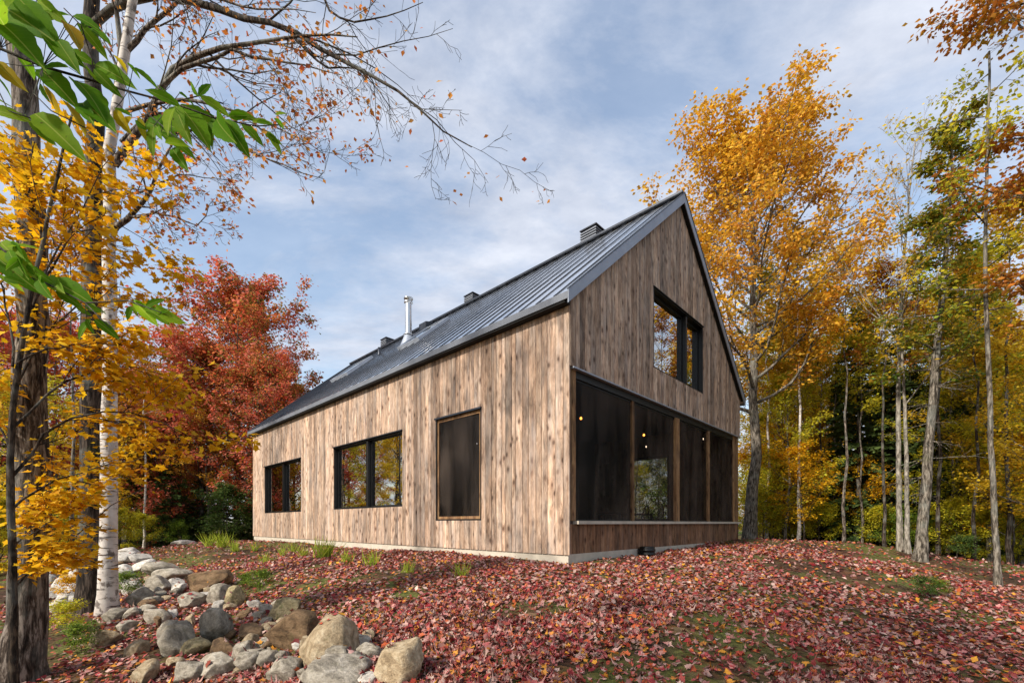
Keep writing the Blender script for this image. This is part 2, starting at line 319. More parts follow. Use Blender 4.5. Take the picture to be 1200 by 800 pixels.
M = dict(
    l_branch=veined_mat('beech_leaf_veined', ['#3f6c12', '#568614', '#6c981c', '#4a7810', '#8caa28', '#5e8e18']), l_branch_y=veined_mat('turning_leaf_veined', ['#8f9a1c', '#c4a81c', '#b09a20', '#a3782a']),
    wood=wood_mat('weathered_pine', '#7c604e', '#b2947c', '#d6bda6', .55),
    wood_low=wood_mat('shaded_pine', '#563a28', '#7d5940', '#9c7758', .15),  # darker copy of the pine, shade below the porch sill painted in
    wood_trim=wood_mat('pine_trim', '#5a3d28', '#82603f', '#a08058', .1),
    concrete=plain_mat('concrete', '#b5ab9c', .9, .14, 6, .2),
    roof=metal_mat('standing_seam_steel', '#e6e9ee', .2, .9, .06, .008),
    roof_dark=metal_mat('dark_seam_steel', '#3a3d44', .4, .6),
    fascia=metal_mat('eave_steel', '#6c7078', .6, .3),
    trim=metal_mat('rake_steel', '#9aa0ab', .5, .5),
    black=plain_mat('black_aluminium', '#0c0c0d', .45, .1, 20, .02),
    soffit=plain_mat('black_soffit', '#0a0a0a', .8, .1, 10, .05),
    inside=plain_mat('porch_interior', '#4a3e36', .85, .15, 3, .05),
    floor=plain_mat('porch_floor', '#3a2f28', .6, .2, 5, .05),
    steel=metal_mat('stainless_flue', '#c9c9c9', .28, .95, .05),
    glass=glass_mat('window_glass', ior=1.9, mirror=.46), glass_dark=glass_mat('skylight_glass', (.3, .33, .36, 1), 1.7, .1),
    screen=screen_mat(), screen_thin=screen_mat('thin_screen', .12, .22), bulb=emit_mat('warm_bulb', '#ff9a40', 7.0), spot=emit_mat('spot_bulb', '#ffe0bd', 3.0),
    dark_wood=plain_mat('dark_furniture', '#120d0a', .5, .2, 9, .05),
    bark=bark_mat('maple_bark', '#1d1712', '#4a3f36', '#8a7f74'),
    bark_dark=bark_mat('dark_bark', '#120e0b', '#332a23', '#5c5046', (28, 28, 3.5), .3),
    bark_grey=bark_mat('grey_bark', '#2b2620', '#5d554b', '#8c8377', (22, 22, 4.5), .2),
    bark_pale=bark_mat('pale_bark', '#4a443c', '#7c7469', '#a29a8e', (16, 16, 5)),
    bark_sap=bark_mat('sapling_bark', '#16110d', '#332a22', '#57493b', (40, 40, 8)),
    birch=birch_mat(),
    rock_tan=rock_mat('tan_boulder', '#6b5a44', '#9a876b', '#b8a98e', .25),
    rock_grey=rock_mat('grey_boulder', '#5f574b', '#938a7b', '#b5ac9d', .3),
    rock_brown=rock_mat('brown_boulder', '#3f3022', '#6f573d', '#94785a', .3),
    rock_moss=rock_mat('mossy_boulder', '#5d543f', '#8a7c5c', '#a79a78', .85),
    rock_pale=rock_mat('pale_boulder', '#8c867d', '#b9b2a8', '#d3cdc4', .1),
    ground=ground_mat(),
    litter=leaf_mat('fallen_leaves', ['#4a1c20', '#74202a', '#962a31', '#b8847c', '#98363a', '#6d302e', '#b89c90', '#86262c', '#b69088', '#9d6656', '#b85a30', '#8a232d', '#b8998c', '#54342a', '#9c4640', '#d29530', '#7e2430', '#ccb2a2', '#842c30', '#6a2826'], .08, .22, 1.1),
    l_orange=leaf_mat('orange_leaves', ['#b8a82c', '#e8c038', '#ecb834', '#e6a630', '#f2c84c', '#e09a3c', '#d89c54', '#e0a860'], .42, .55, .33),
    l_gold=leaf_mat('gold_leaves', ['#9aa62a', '#dcc028', '#ecc82c', '#e4b428', '#f0d448', '#d8a82a', '#b8b030'], .52, .5, .45),
    l_yellow=leaf_mat('yellow_maple_leaves', ['#a2a422', '#ecc01c', '#e8b016', '#f2ca30', '#dea018', '#e09a1c', '#c8b828'], .5, .35, .9),
    l_yelgreen=leaf_mat('yellow_green_leaves', ['#7d942c', '#acb832', '#d0c434', '#e4d03a', '#bcc23c', '#e6c036'], .56, .5, .6),
    l_green=leaf_mat('green_leaves', ['#2c4418', '#48622a', '#66793a', '#7f8534'], .4, .5, .6),
    l_branch_plain=leaf_mat('beech_leaves', ['#2f5a12', '#3f7016', '#52801c', '#6a8f20', '#38660f', '#7c9a26'], .5, .1, 2.0, True, .12),
    l_branch_y_plain=leaf_mat('turning_beech_leaves', ['#8f9a14', '#c9aa12', '#a3a018'], .55, .2, 2.0, False, .04),
    l_red=leaf_mat('red_maple_leaves', ['#5f7c2c', '#b89c3c', '#e6884a', '#d8543e', '#e6927a', '#e07050', '#7f9036', '#d85040', '#e69a58', '#dd7a44', '#8a9438', '#5f7c2c'], .42, .78, .42),
    l_pink=leaf_mat('pink_maple_leaves', ['#c84a40', '#d8604a', '#e08468', '#cc5444', '#e09a5a'], .42, .4, .5),
    l_rust=leaf_mat('rust_leaves', ['#7f8428', '#a88a28', '#c0842a', '#bd702c', '#9f6a2c', '#cc983a'], .42, .55, .4),
    l_sparse=leaf_mat('sparse_orange_leaves', ['#b8652e', '#d6803a', '#dc9a44', '#cc6444', '#e0ac54', '#c2885a'], .42, .3, .5),
    l_olive=leaf_mat('olive_leaves', ['#4d6a26', '#66822c', '#8a922e', '#b8922c', '#567a2a', '#7a8c2e'], .42, .5, .5),
    l_conifer=leaf_mat('conifer_needles', ['#3a4e28', '#4e6232', '#64743c', '#40562c', '#7a7f3c'], .3, .4, .8, False),
    l_hemlock=leaf_mat('hemlock_needles', ['#2f4020', '#4c5a28', '#6a6a2c', '#3f5226', '#8f7a2c'], .3, .4, .8, False),
    l_weed=leaf_mat('weed_leaves', ['#38521c', '#5f7f28', '#8a9a30', '#6f8a2a'], .4, .3, 2),
    grass=leaf_mat('grass_blades', ['#6f8a24', '#9cae3a', '#c0c848', '#84a02c'], .5, .2, 2),
)

# ------------------------------------------------------------------ ground
CTRL = [(667,661,7.7),(471,645,11.58),(380,638.5,15),(297,634,19.8),(760,651,10),(835,638.5,12.2),(867,632,14.6),(930,634,14.2),(1000,637,13),
        (900,655,8),(1000,668,7.2),(1060,647,12.6),(1080,658,11.8),(1170,688,9.06),(1200,740,5.5),(1100,720,6),(1200,800,3.6),(1000,800,3.1),
        (800,800,2.75),(600,800,2.65),(450,800,2.95),(700,720,4.2),(600,690,5.3),(850,720,4.4),(500,720,4.4),(400,715,5.2),(380,780,3.5),(300,792,3.5),
        (200,792,4.0),(100,790,4.4),(20,795,4.5),(126,716,7.0),(60,712,8.5),(180,676,11),(250,682,8.5),(330,690,6.9),(330,660,9.5),(240,645,13.5),
        (160,648,17),(100,641,22),(250,634,20),(0,662,15),(560,672,6.6),(760,680,6)]
CP = [at(*c) for c in CTRL]
CP += [np.array([x, y, EYE + z]) for x, y, z in [(0,-3,-1.15),(-5,-3,-1.5),(5,-3,-1.4),(-2,14,-.72),(0,20,-.75),(9,22,-1.2),(14,20,-1.4),(18,15,-1.5),(13,8,-1.45),
       (-14,22,-1.2),(-14,12,-1.55),(-9,4,-1.55),(9,3,-1.4),(0,32,-1.1),(-8,27,-1.0)]]
for k in range(18):
    for r_ in (48, 130): CP.append(np.array([r_*math.cos(k*math.pi/9), r_*math.sin(k*math.pi/9), EYE - 1.35]))
CP = np.array(CP)
def _k(r2): return np.where(r2 > 1e-12, r2 * np.log(np.maximum(r2, 1e-12)), 0)
_n = len(CP); _A = np.zeros((_n+3, _n+3)); _d2 = ((CP[:, None, :2] - CP[None, :, :2])**2).sum(-1)
_A[:_n, :_n] = _k(_d2) + np.eye(_n) * .4; _A[:_n, _n] = 1; _A[:_n, _n+1:] = CP[:, :2]; _A[_n:, :_n] = _A[:_n, _n:].T
_w = np.linalg.solve(_A, np.concatenate([CP[:, 2], np.zeros(3)]))
def gz(x, y):
    x = np.atleast_1d(np.asarray(x, float)); y = np.atleast_1d(np.asarray(y, float)); out = np.empty(len(x))
    for i in range(0, len(x), 20000):
        xx, yy = x[i:i+20000], y[i:i+20000]
        z = _k((xx[:, None] - CP[None, :, 0])**2 + (yy[:, None] - CP[None, :, 1])**2) @ _w[:_n] + _w[_n] + _w[_n+1]*xx + _w[_n+2]*yy
        rr = np.hypot(xx, yy); t = np.clip((rr - 60) / 60, 0, 1); z = z*(1-t) + (EYE-1.35)*t
        z += .018*np.sin(xx*2.3+yy*1.1)+.014*np.sin(xx*1.3-yy*2.9+1)+.010*np.sin(xx*5.1+yy*4.3)
        out[i:i+20000] = z
    return out
def g1(x, y): return float(gz(x, y)[0])
def hit(px, py):
    """ground point seen along a direction, by depth search"""
    Y = np.geomspace(1.8, 60, 500); X = (px - HX)/F*Y; zr = EYE + (HY - py)/F*Y
    d = zr - gz(X, Y); i = np.argmax(d < 0)
    if d[i] >= 0: i = len(Y) - 1
    return np.array([X[i], Y[i], gz(X[i], Y[i])[0]])
def build_ground():
    n = 230; s = np.linspace(-1, 1, n); c = np.sinh(s*6.0)/np.sinh(6.0)*420
    X, Y = np.meshgrid(c, c + 7.0, indexing='ij'); Z = gz(X.ravel(), Y.ravel())
    v = np.stack([X.ravel(), Y.ravel(), Z], 1); i = np.arange(n*n).reshape(n, n)
    f = np.stack([i[:-1, :-1], i[1:, :-1], i[1:, 1:], i[:-1, 1:]], -1).reshape(-1, 4)
    o = link(bpy.data.objects.new('ground', np_mesh('ground', v, f, M['ground'], True)))
    tag(o, 'mounded forest floor of dark soil and moss around the house', None, None, 'structure')
    return o
build_ground()

# ------------------------------------------------------------------ house (local x = across the gable, y = along the house, z = over the base)
P0 = (1.00627, 7.9); HROT = math.radians(46.2778); ZB = .75
WID, LEN = 9.27, 17.2
RC, RS = math.cos(HROT), math.sin(HROT)
def h2w(x, y): return (P0[0] + x*RC - y*RS, P0[1] + x*RS + y*RC)
def w2h(X, Y): dx_, dy_ = X-P0[0], Y-P0[1]; return (dx_*RC + dy_*RS, -dx_*RS + dy_*RC)
def rt(x): return 4.13 + .872*min(x, WID-x) + ZB          # roof top over the base
def wt(x): return 3.93 + .872*min(x, WID-x) + ZB          # underside of rake trim / top of the wall
house = empty('wooden_house', (P0[0], P0[1], EYE - ZB), HROT)
tag(house, 'wood clad gabled house with black metal roof and screened porch', 'house')
rr = random.Random(3)
W1 = (11.87, 15.71, .41+ZB, 2.345+ZB); W2 = (5.32, 9.263, .43+ZB, 2.40+ZB); SCR = (2.298, 3.884, .06+ZB, 2.445+ZB)
UPW = (3.21, 6.15, 3.545+ZB, 5.38+ZB); BEAM = 2.765+ZB; SILL = .01+ZB; CB = -.565+ZB
SLIT = (4.72, 5.0, 1.1+ZB, 2.35+ZB)

def wall_boxes(mb, horiz, openings, z0, z1, t0, t1, axis):
    """solid wall along one axis with rectangular openings"""
    xs = sorted({horiz[0], horiz[1]} | {o[0] for o in openings} | {o[1] for o in openings})
    for a, b in zip(xs, xs[1:]):
        m = (a+b)/2; op = [o for o in openings if o[0] < m < o[1]]
        spans = [(z0, z1)] if not op else [(z0, op[0][2]), (op[0][3], z1)]
        for c, d in spans:
            mb.box((t0, a, c), (t1, b, d)) if axis == 'y' else mb.box((a, t0, c), (b, t1, d))
def house_shell():
    mb = MB(); wall_boxes(mb, (.08, LEN-.026), [W1, W2, SCR], CB+.01, 3.9+ZB, .026, .22, 'y'); mb.build('wall', M['inside'], house)
    mb = MB(); wall_boxes(mb, (.08, LEN-.026), [SCR, SLIT], CB+.01, 3.9+ZB, WID-.22, WID-.0, 'y'); mb.build('wall', M['wood'], house)
    # front gable: band over the porch, then the gable around the upper window
    mb = MB(); y0, y1 = .03, .22
    mb.box((.222, y0, BEAM+.02), (WID-.222, y1, UPW[2]))
    mb.prism([(.222, UPW[2]), (UPW[0], UPW[2]), (UPW[0], wt(UPW[0])-.05), (.222, wt(.222)-.05)], 1, y0, y1)
    mb.prism([(UPW[1], UPW[2]), (WID-.222, UPW[2]), (WID-.222, wt(.222)-.05), (UPW[1], wt(UPW[1])-.05)], 1, y0, y1)
    mb.prism([(UPW[0], UPW[3]), (UPW[1], UPW[3]), (UPW[1], wt(UPW[1])-.05), (WID/2, wt(WID/2)-.05), (UPW[0], wt(UPW[0])-.05)], 1, y0, y1)
    mb.box((.222, .075, CB+.01), (WID-.222, .2, SILL-.02))
    mb.build('wall', M['inside'], house)
    mb = MB(); mb.prism([(.03, CB), (WID-.03, CB), (WID-.03, wt(0)-.05), (WID/2, wt(WID/2)-.05), (.03, wt(0)-.05)], 1, LEN-.2, LEN); mb.build('wall', M['wood'], house)
    mb = MB(); mb.box((.222, .2, CB+.02), (WID-.222, LEN-.2, CB+.12)); mb.build('porch_floor', M['floor'], house)
    mb = MB(); mb.box((.222, .225, 3.2+ZB), (WID-.222, LEN-.21, 3.32+ZB)); mb.build('porch_ceiling', M['inside'], house)
    mb = MB(); mb.box((.222, 5.4, CB+.12), (WID-.222, 5.55, 3.2+ZB)); mb.build('porch_back_wall', M['inside'], house)
    mb = MB(); mb.prism([(.24, 3.33+ZB), (WID-.24, 3.33+ZB), (WID-.24, rt(.24)-.2), (WID/2, rt(WID/2)-.25), (.24, rt(.24)-.2)], 1, 5.55, 5.7); mb.build('partition', M['inside'], house)
    mb = MB(); mb.box((.03, .04, -1.2), (WID-.03, LEN-.04, CB+.008)); mb.build('foundation', M['concrete'], house)
house_shell()

def board(mb_name, poly_wz, face, mat, axis, proud=0.0):
    """one tongue board: poly (w0,w1,z0a,z0b,z1a,z1b) with chamfered long edges"""
    w0, w1, za, zb2, zc, zd = poly_wz; gap = .0035; ch = min(.010, (w1-w0)*.12)
    w0 += gap; w1 -= gap; th = .024
    prof = [(w0, th), (w0, ch*.8), (w0+ch, 0), (w1-ch, 0), (w1, ch*.8), (w1, th)]
    def zt(w, a, b): return a + (b-a)*(w-w0)/(w1-w0)
    vs_ = []
    for lo, hi in ((za, zb2), (zc, zd)):
        for w, d in prof:
            z = zt(w, lo, hi); d2 = face + d - proud
            vs_.append((d2, w, z) if axis == 'y' else (w, d2, z))
    n = 6
    fs = [tuple(range(n)), tuple(range(2*n-1, n-1, -1))] + [(i, i+n, (i+1) % n+n, (i+1) % n) for i in range(n)]
    return MB().add(vs_, fs).build(mb_name, mat, house)
def split(a, b, w):
    n = max(1, round((b-a)/w)); ws = np.array([w*rr.choice((.72, .95, 1.0, 1.12, 1.3)) for _ in range(n)]); ws *= (b-a)/ws.sum()
    e = a + np.concatenate([[0], np.cumsum(ws)]); return list(zip(e, e[1:]))
def cladding():
    edges = [.0, SCR[0], SCR[1], W2[0], W2[1], W1[0], W1[1], LEN]
    for a, b in zip(edges, edges[1:]):
        for w0, w1 in split(a, b, .15):
            m = (w0+w1)/2; op = [o for o in (W1, W2, SCR) if o[0] < m < o[1]]
            sp = [(CB, 3.885+ZB)] if not op else [(CB, op[0][2]-.004), (op[0][3]+.012, 3.885+ZB)]
            for c, d in sp: board('cladding_board', (w0, w1, c, c, d, d), 0.0, M['wood'], 'y', rr.uniform(0, .003))
    edges = [.0, UPW[0], UPW[1], WID]
    for a, b in zip(edges, edges[1:]):
        for w0, w1 in split(a+ (.026 if a == 0 else 0), b, .165):
            m = (w0+w1)/2
            if w0 < WID/2 < w1: tops = (wt(m)-.03, wt(m)-.03)
            else: tops = (wt(w0)-.01, wt(w1)-.01)
            if UPW[0] < m < UPW[1]:
                board('cladding_board', (w0, w1, BEAM+.02, BEAM+.02, UPW[2]-.004, UPW[2]-.004), -.001, M['wood'], 'x', rr.uniform(0, .003))
                board('cladding_board', (w0, w1, UPW[3]+.012, UPW[3]+.012) + tops, -.001, M['wood'], 'x', rr.uniform(0, .003))
            else:
                board('cladding_board', (w0, w1, BEAM+.02, BEAM+.02) + tops, -.001, M['wood'], 'x', rr.uniform(0, .003))
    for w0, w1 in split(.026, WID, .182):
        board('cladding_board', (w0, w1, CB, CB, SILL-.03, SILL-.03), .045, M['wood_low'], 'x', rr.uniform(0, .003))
    # corner boards beside the porch opening
    for w0, w1 in ((.026, .155), (.16, .282), (8.765, 8.93), (8.935, 9.10), (9.105, WID)):
        board('corner_board', (w0, w1, SILL+.03, SILL+.03, BEAM-.01, BEAM-.01), .05, M['wood_trim'], 'x', rr.uniform(0, .003))
    MB().box((.0, -.001, CB), (.026, .045, BEAM+.02)).build('corner_board', M['wood'], house)
cladding()

def windows():
    def long_window(o, mull):
        a, b, c, d = o; win = MB().box((.03, a, c), (.21, a+.035, d)).box((.03, b-.035, c), (.21, b, d)).box((.03, a+.035, c), (.21, b-.035, c+.03)).box((.03, a+.035, d-.045), (.21, b-.035, d)).build('window', M['black'], house)
        MB().box((-.03, a-.02, d-.004), (.03, b+.02, d+.008)).box((-.034, a-.02, d-.02), (-.030, b+.02, d+.008)).build('drip_cap', M['roof_dark'], win)
        MB().box((.035, mull-.055, c+.03), (.21, mull+.055, d-.045)).build('mullion', M['black'], win)
        for p, q in ((a+.035, mull-.055), (mull+.055, b-.035)):
            MB().box((.145, p, c+.03), (.15, q, d-.045)).build('pane', M['glass'], win)
            MB().box((.128, p, c+.03), (.16, p+.04, d-.045)).box((.128, q-.04, c+.03), (.16, q, d-.045)).box((.128, p+.04, c+.03), (.16, q-.04, c+.065)).box((.128, p+.04, d-.085), (.16, q-.04, d-.045)).build('sash', M['black'], win)
    long_window(W1, 13.72); long_window(W2, 7.18)
    # screened opening in the long wall
    a, b, c, d = SCR
    for x0, first in ((.0, True), (WID-.2, False)):
        s = 1 if first else 1
        win = MB().box((x0+.004, a, c), (x0+.19, a+.03, d)).box((x0+.004, b-.03, c), (x0+.19, b, d)).box((x0+.004, a+.03, c), (x0+.19, b-.03, c+.03)).box((x0+.004, a+.03, d-.03), (x0+.19, b-.03, d)).build('screen_frame', M['black'], house)
        xi = x0 + .03
        MB().box((xi, a+.03, c+.03), (xi+.04, a+.085, d-.03)).box((xi, b-.085, c+.03), (xi+.04, b-.03, d-.03)).box((xi, a+.085, c+.03), (xi+.04, b-.085, c+.09)).box((xi, a+.085, d-.1), (xi+.04, b-.085, d-.03)).build('wood_frame', M['wood_trim'], win)
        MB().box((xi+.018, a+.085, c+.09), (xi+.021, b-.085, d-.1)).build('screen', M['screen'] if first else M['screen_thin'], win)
        if first:
            MB().box((-.035, a-.02, d-.002), (.03, b+.02, d+.008)).box((-.039, a-.02, d-.03), (-.035, b+.02, d+.008)).build('drip_cap', M['roof_dark'], win)
            k = MB().lathe((0, 0, 0), [(0, -.02), (.018, -.012), (.018, .0), (0, .0)], 10).build('knob', M['steel'], win, True)
            k.location = (.02, a+.16, d-.75); k.rotation_euler = (0, -math.pi/2, 0)
    MB().box((WID-.15, SLIT[0], SLIT[2]), (WID-.14, SLIT[1], SLIT[3])).build('pane', M['glass'], house)
    # upper gable window
    a, b, c, d = UPW
    win = MB().box((a, .004, c), (a+.03, .22, d)).box((b-.03, .004, c), (b, .22, d)).box((a+.03, .004, c), (b-.03, .22, c+.025)).box((a+.03, .004, d-.03), (b-.03, .22, d)).build('window', M['black'], house)
    MB().box((a-.02, -.03, d-.002), (b+.02, .03, d+.008)).build('drip_cap', M['roof_dark'], win)
    m = 5.06
    MB().box((m, .03, c+.025), (m+.09, .21, d-.03)).build('mullion', M['black'], win)
    MB().box((a+.03, .15, c+.025), (m, .155, d-.03)).build('pane', M['glass'], win)
    MB().box((m+.09, .15, c+.025), (b-.03, .155, d-.03)).build('pane', M['glass'], win)
    for p, q in ((a+.03, m), (m+.09, b-.03)):
        MB().box((p, .125, c+.025), (p+.045, .17, d-.03)).box((q-.045, .125, c+.025), (q, .17, d-.03)).box((p+.045, .125, c+.025), (q-.045, .17, c+.06)).box((p+.045, .125, d-.09), (q-.045, .17, d-.03)).build('sash', M['black'], win)
windows()

def porch():
    fr = MB().box((.1, -.03, BEAM-.012), (WID-.05, .05, BEAM+.016)).build('drip_cap', M['trim'], house)
    MB().box((.285, .06, BEAM-.14), (8.762, .2, BEAM-.012)).build('porch_beam', M['black'], house)
    MB().box((.215, -.05, SILL-.03), (9.27, .2, SILL+.03)).build('porch_sill', M['concrete'], house)
    posts = [(2.345, 2.437, .06), (4.495, 4.69, .03), (6.66, 6.81, .06)]
    for a, b, y in posts: MB().box((a, y, SILL+.03), (b, .18, BEAM-.145)).build('porch_post', M['wood_trim'], house)
    xs = [.285, 2.345, 2.437, 4.495, 4.69, 6.66, 6.81, 8.762]
    for a, b in zip(xs[::2], xs[1::2]):
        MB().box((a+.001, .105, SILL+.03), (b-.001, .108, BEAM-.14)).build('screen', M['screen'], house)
        MB().box((a+.001, .095, SILL+.03), (b-.001, .125, SILL+.055)).build('screen_rail', M['black'], house)
        MB().box((a+.001, .095, BEAM-.175), (b-.001, .125, BEAM-.145)).build('screen_rail', M['black'], house)
porch()

def roof():
    rv, e = .10, .16                                      # rake and eave overhang
    th = .09
    r = MB(); rp = [(-e, rt(-e)), (WID/2, rt(WID/2)), (WID+e, rt(-e)), (WID+e, rt(-e)-th), (WID/2, rt(WID/2)-th*1.2), (-e, rt(-e)-th)]
    # two slabs meeting at the ridge
    r.prism([rp[0], rp[1], rp[4], rp[5]], 1, -rv, LEN+rv).prism([rp[1], rp[2], rp[3], rp[4]], 1, -rv, LEN+rv)
    ro = r.build('roof', M['roof'], house)
    y = .22
    sd = unit((1, 0, .872)); nrm = np.array([-sd[2], 0, sd[0]])
    while y < LEN+.05:
        p = np.array([-e+.01, y, rt(-e)]) + nrm*.012; q = np.array([WID/2-.02, y, rt(WID/2)]) + nrm*.012
        MB().bar(p, q, .018, .022, nrm).build('standing_seam', M['roof_dark'], ro); y += .415
    MB().bar((WID/2, -rv-.01, rt(WID/2)+.03), (WID/2, LEN+rv+.01, rt(WID/2)+.03), .26, .05).build('ridge_cap', M['roof_dark'], ro)
    # eave fascia and recessed soffit
    z = rt(-e)
    MB().box((-e-.022, -rv-.01, z-.13), (-e-.001, LEN+rv+.01, z-.005)).build('eave_fascia', M['fascia'], ro)
    MB().box((-e, -.02, z-.165), (-.004, LEN+.02, z-.1)).build('soffit', M['soffit'], ro)
    MB().box((WID+e+.001, -rv-.01, z-.155), (WID+e+.022, LEN+rv+.01, z-.005)).build('eave_fascia', M['fascia'], ro)
    for yy, sgn in ((-rv, -1), (LEN+rv, 1)):
        y0, y1 = (yy-.02, yy-.002) if sgn < 0 else (yy+.002, yy+.02)
        for m in (0, 1):
            def X(x): return x if m == 0 else WID-x
            poly = [(X(-e-.02), z+.012), (X(WID/2), rt(WID/2)+.03), (X(WID/2), rt(WID/2)-.21), (X(-e-.02), z-.21)]
            MB().prism(poly, 1, y0, y1).build('rake_trim', M['trim'], ro)
            edge = [(X(-e-.03), z+.034), (X(WID/2), rt(WID/2)+.058), (X(WID/2), rt(WID/2)+.032), (X(-e-.03), z+.014)]
            MB().prism(edge, 1, min(y0, y1)-.012, max(y0, y1)+.1*(-sgn if sgn > 0 else 1)*0+.012).build('rake_cap', M['roof_dark'], ro)
        MB().prism([(-.0, wt(0)+.02), (WID/2, wt(WID/2)+.04), (WID, wt(0)+.02), (WID, wt(0)-.0), (WID/2, wt(WID/2)-.012), (0, wt(0)-.0)], 1, (-rv if sgn < 0 else LEN+.002), (-.03 if sgn < 0 else LEN+rv)).build('soffit', M['soffit'], ro)
    def rz(x): return rt(x)
    # louvred roof vents by the ridge
    for y, x, w, h in ((2.75, WID/2+.28, .56, .5), (8.1, WID/2+.25, .5, .42), (14.1, WID/2+.2, .5, .45)):
        z0 = rz(WID/2) - .15
        v = MB().box((x-w/2+.03, y-w/2+.03, z0), (x+w/2-.03, y+w/2-.03, z0+h+.12)).build('roof_vent', M['roof_dark'], ro)
        for k in range(6):
            zz = z0 + .16 + k*(h-.06)/6
            MB().box((x-w/2, y-w/2, zz), (x+w/2, y+w/2, zz+.03)).build('louvre', M['fascia'], v)
        MB().box((x-w/2-.01, y-w/2-.01, z0+h+.12), (x+w/2+.01, y+w/2+.01, z0+h+.15)).build('vent_lid', M['roof_dark'], v)
    # flue with flashing cone, storm collar and cap
    fx, fy = 3.30, 10.05; fz = rz(fx)
    ch = MB().lathe((fx, fy, fz), [(.125, -.15), (.125, 1.45)], 18).build('flue_pipe', M['steel'], ro, True)
    MB().lathe((fx, fy, fz), [(.34, -.32), (.16, .16), (.126, .2)], 18).build('flashing_cone', M['trim'], ch, True)
    MB().lathe((fx, fy, fz), [(.126, .26), (.2, .2), (.19, .19), (.126, .22)], 18).build('storm_collar', M['steel'], ch, True)
    MB().lathe((fx, fy, fz), [(.126, 1.40), (.165, 1.42), (.165, 1.47), (.12, 1.49)], 18).build('cap_band', M['steel'], ch, True)
    MB().lathe((fx, fy, fz), [(.10, 1.46), (.10, 1.58), (.175, 1.57), (.175, 1.61), (.0, 1.66)], 18).build('rain_cap', M['steel'], ch, True)
    # dark cricket box behind the flue
    cx_, cy_ = 3.85, 9.75
    MB().prism([(cx_-.12, rz(cx_-.12)-.05), (cx_-.12, rz(cx_-.12)+.34), (cx_+.2, rz(cx_+.2)+.14), (cx_+.28, rz(cx_+.28)-.1)], 1, cy_-.22, cy_+.22).build('chimney_cricket', M['roof_dark'], ro)
    # skylights lying on the slope
    for y0, y1, x0, x1 in ((7.4, 8.55, 2.0, 3.15), (12.5, 13.9, 2.1, 3.15)):
        a = np.array([x0, 0, rz(x0)]); b = np.array([x1, 0, rz(x1)])
        s = MB()
        def P(x, y, hgt): return np.array([x, y, rz(x)]) + nrm*hgt
        for (xa, ya, xb, yb) in ((x0, y0, x0, y1), (x1, y0, x1, y1)): s.bar(P(xa, ya, .05), P(xb, yb, .05), .08, .14, nrm)
        for yy in (y0, y1): s.bar(P(x0-.04, yy, .05), P(x1+.04, yy, .05), .08, .15, nrm)
        sk = s.build('skylight', M['trim'], ro)
        MB().bar(P(x0+.04, (y0+y1)/2, .09), P(x1-.04, (y0+y1)/2, .09), y1-y0-.08, .02, nrm).build('pane', M['glass_dark'], sk)
    MB().lathe((3.35, 12.3, rz(3.35)), [(.06, -.1), (.06, .3), (0, .32)], 10).build('vent_pipe', M['roof_dark'], ro, True)
roof()

def house_extras():
    v = MB().lathe((0, 0, 0), [(.0, -.09), (.17, -.09), (.17, -.05), (.155, -.045), (.155, -.01), (.17, -.005), (.17, .035), (.155, .04), (.155, .07), (.16, .09), (0, .1)], 18).build('foundation_vent', M['black'], house, True)
    v.location = (2.63, -.14, -.62+ZB+.02)
    MB().box((-.12, -.0, -.06), (.12, .16, .05)).build('vent_bracket', M['black'], v)
house_extras()

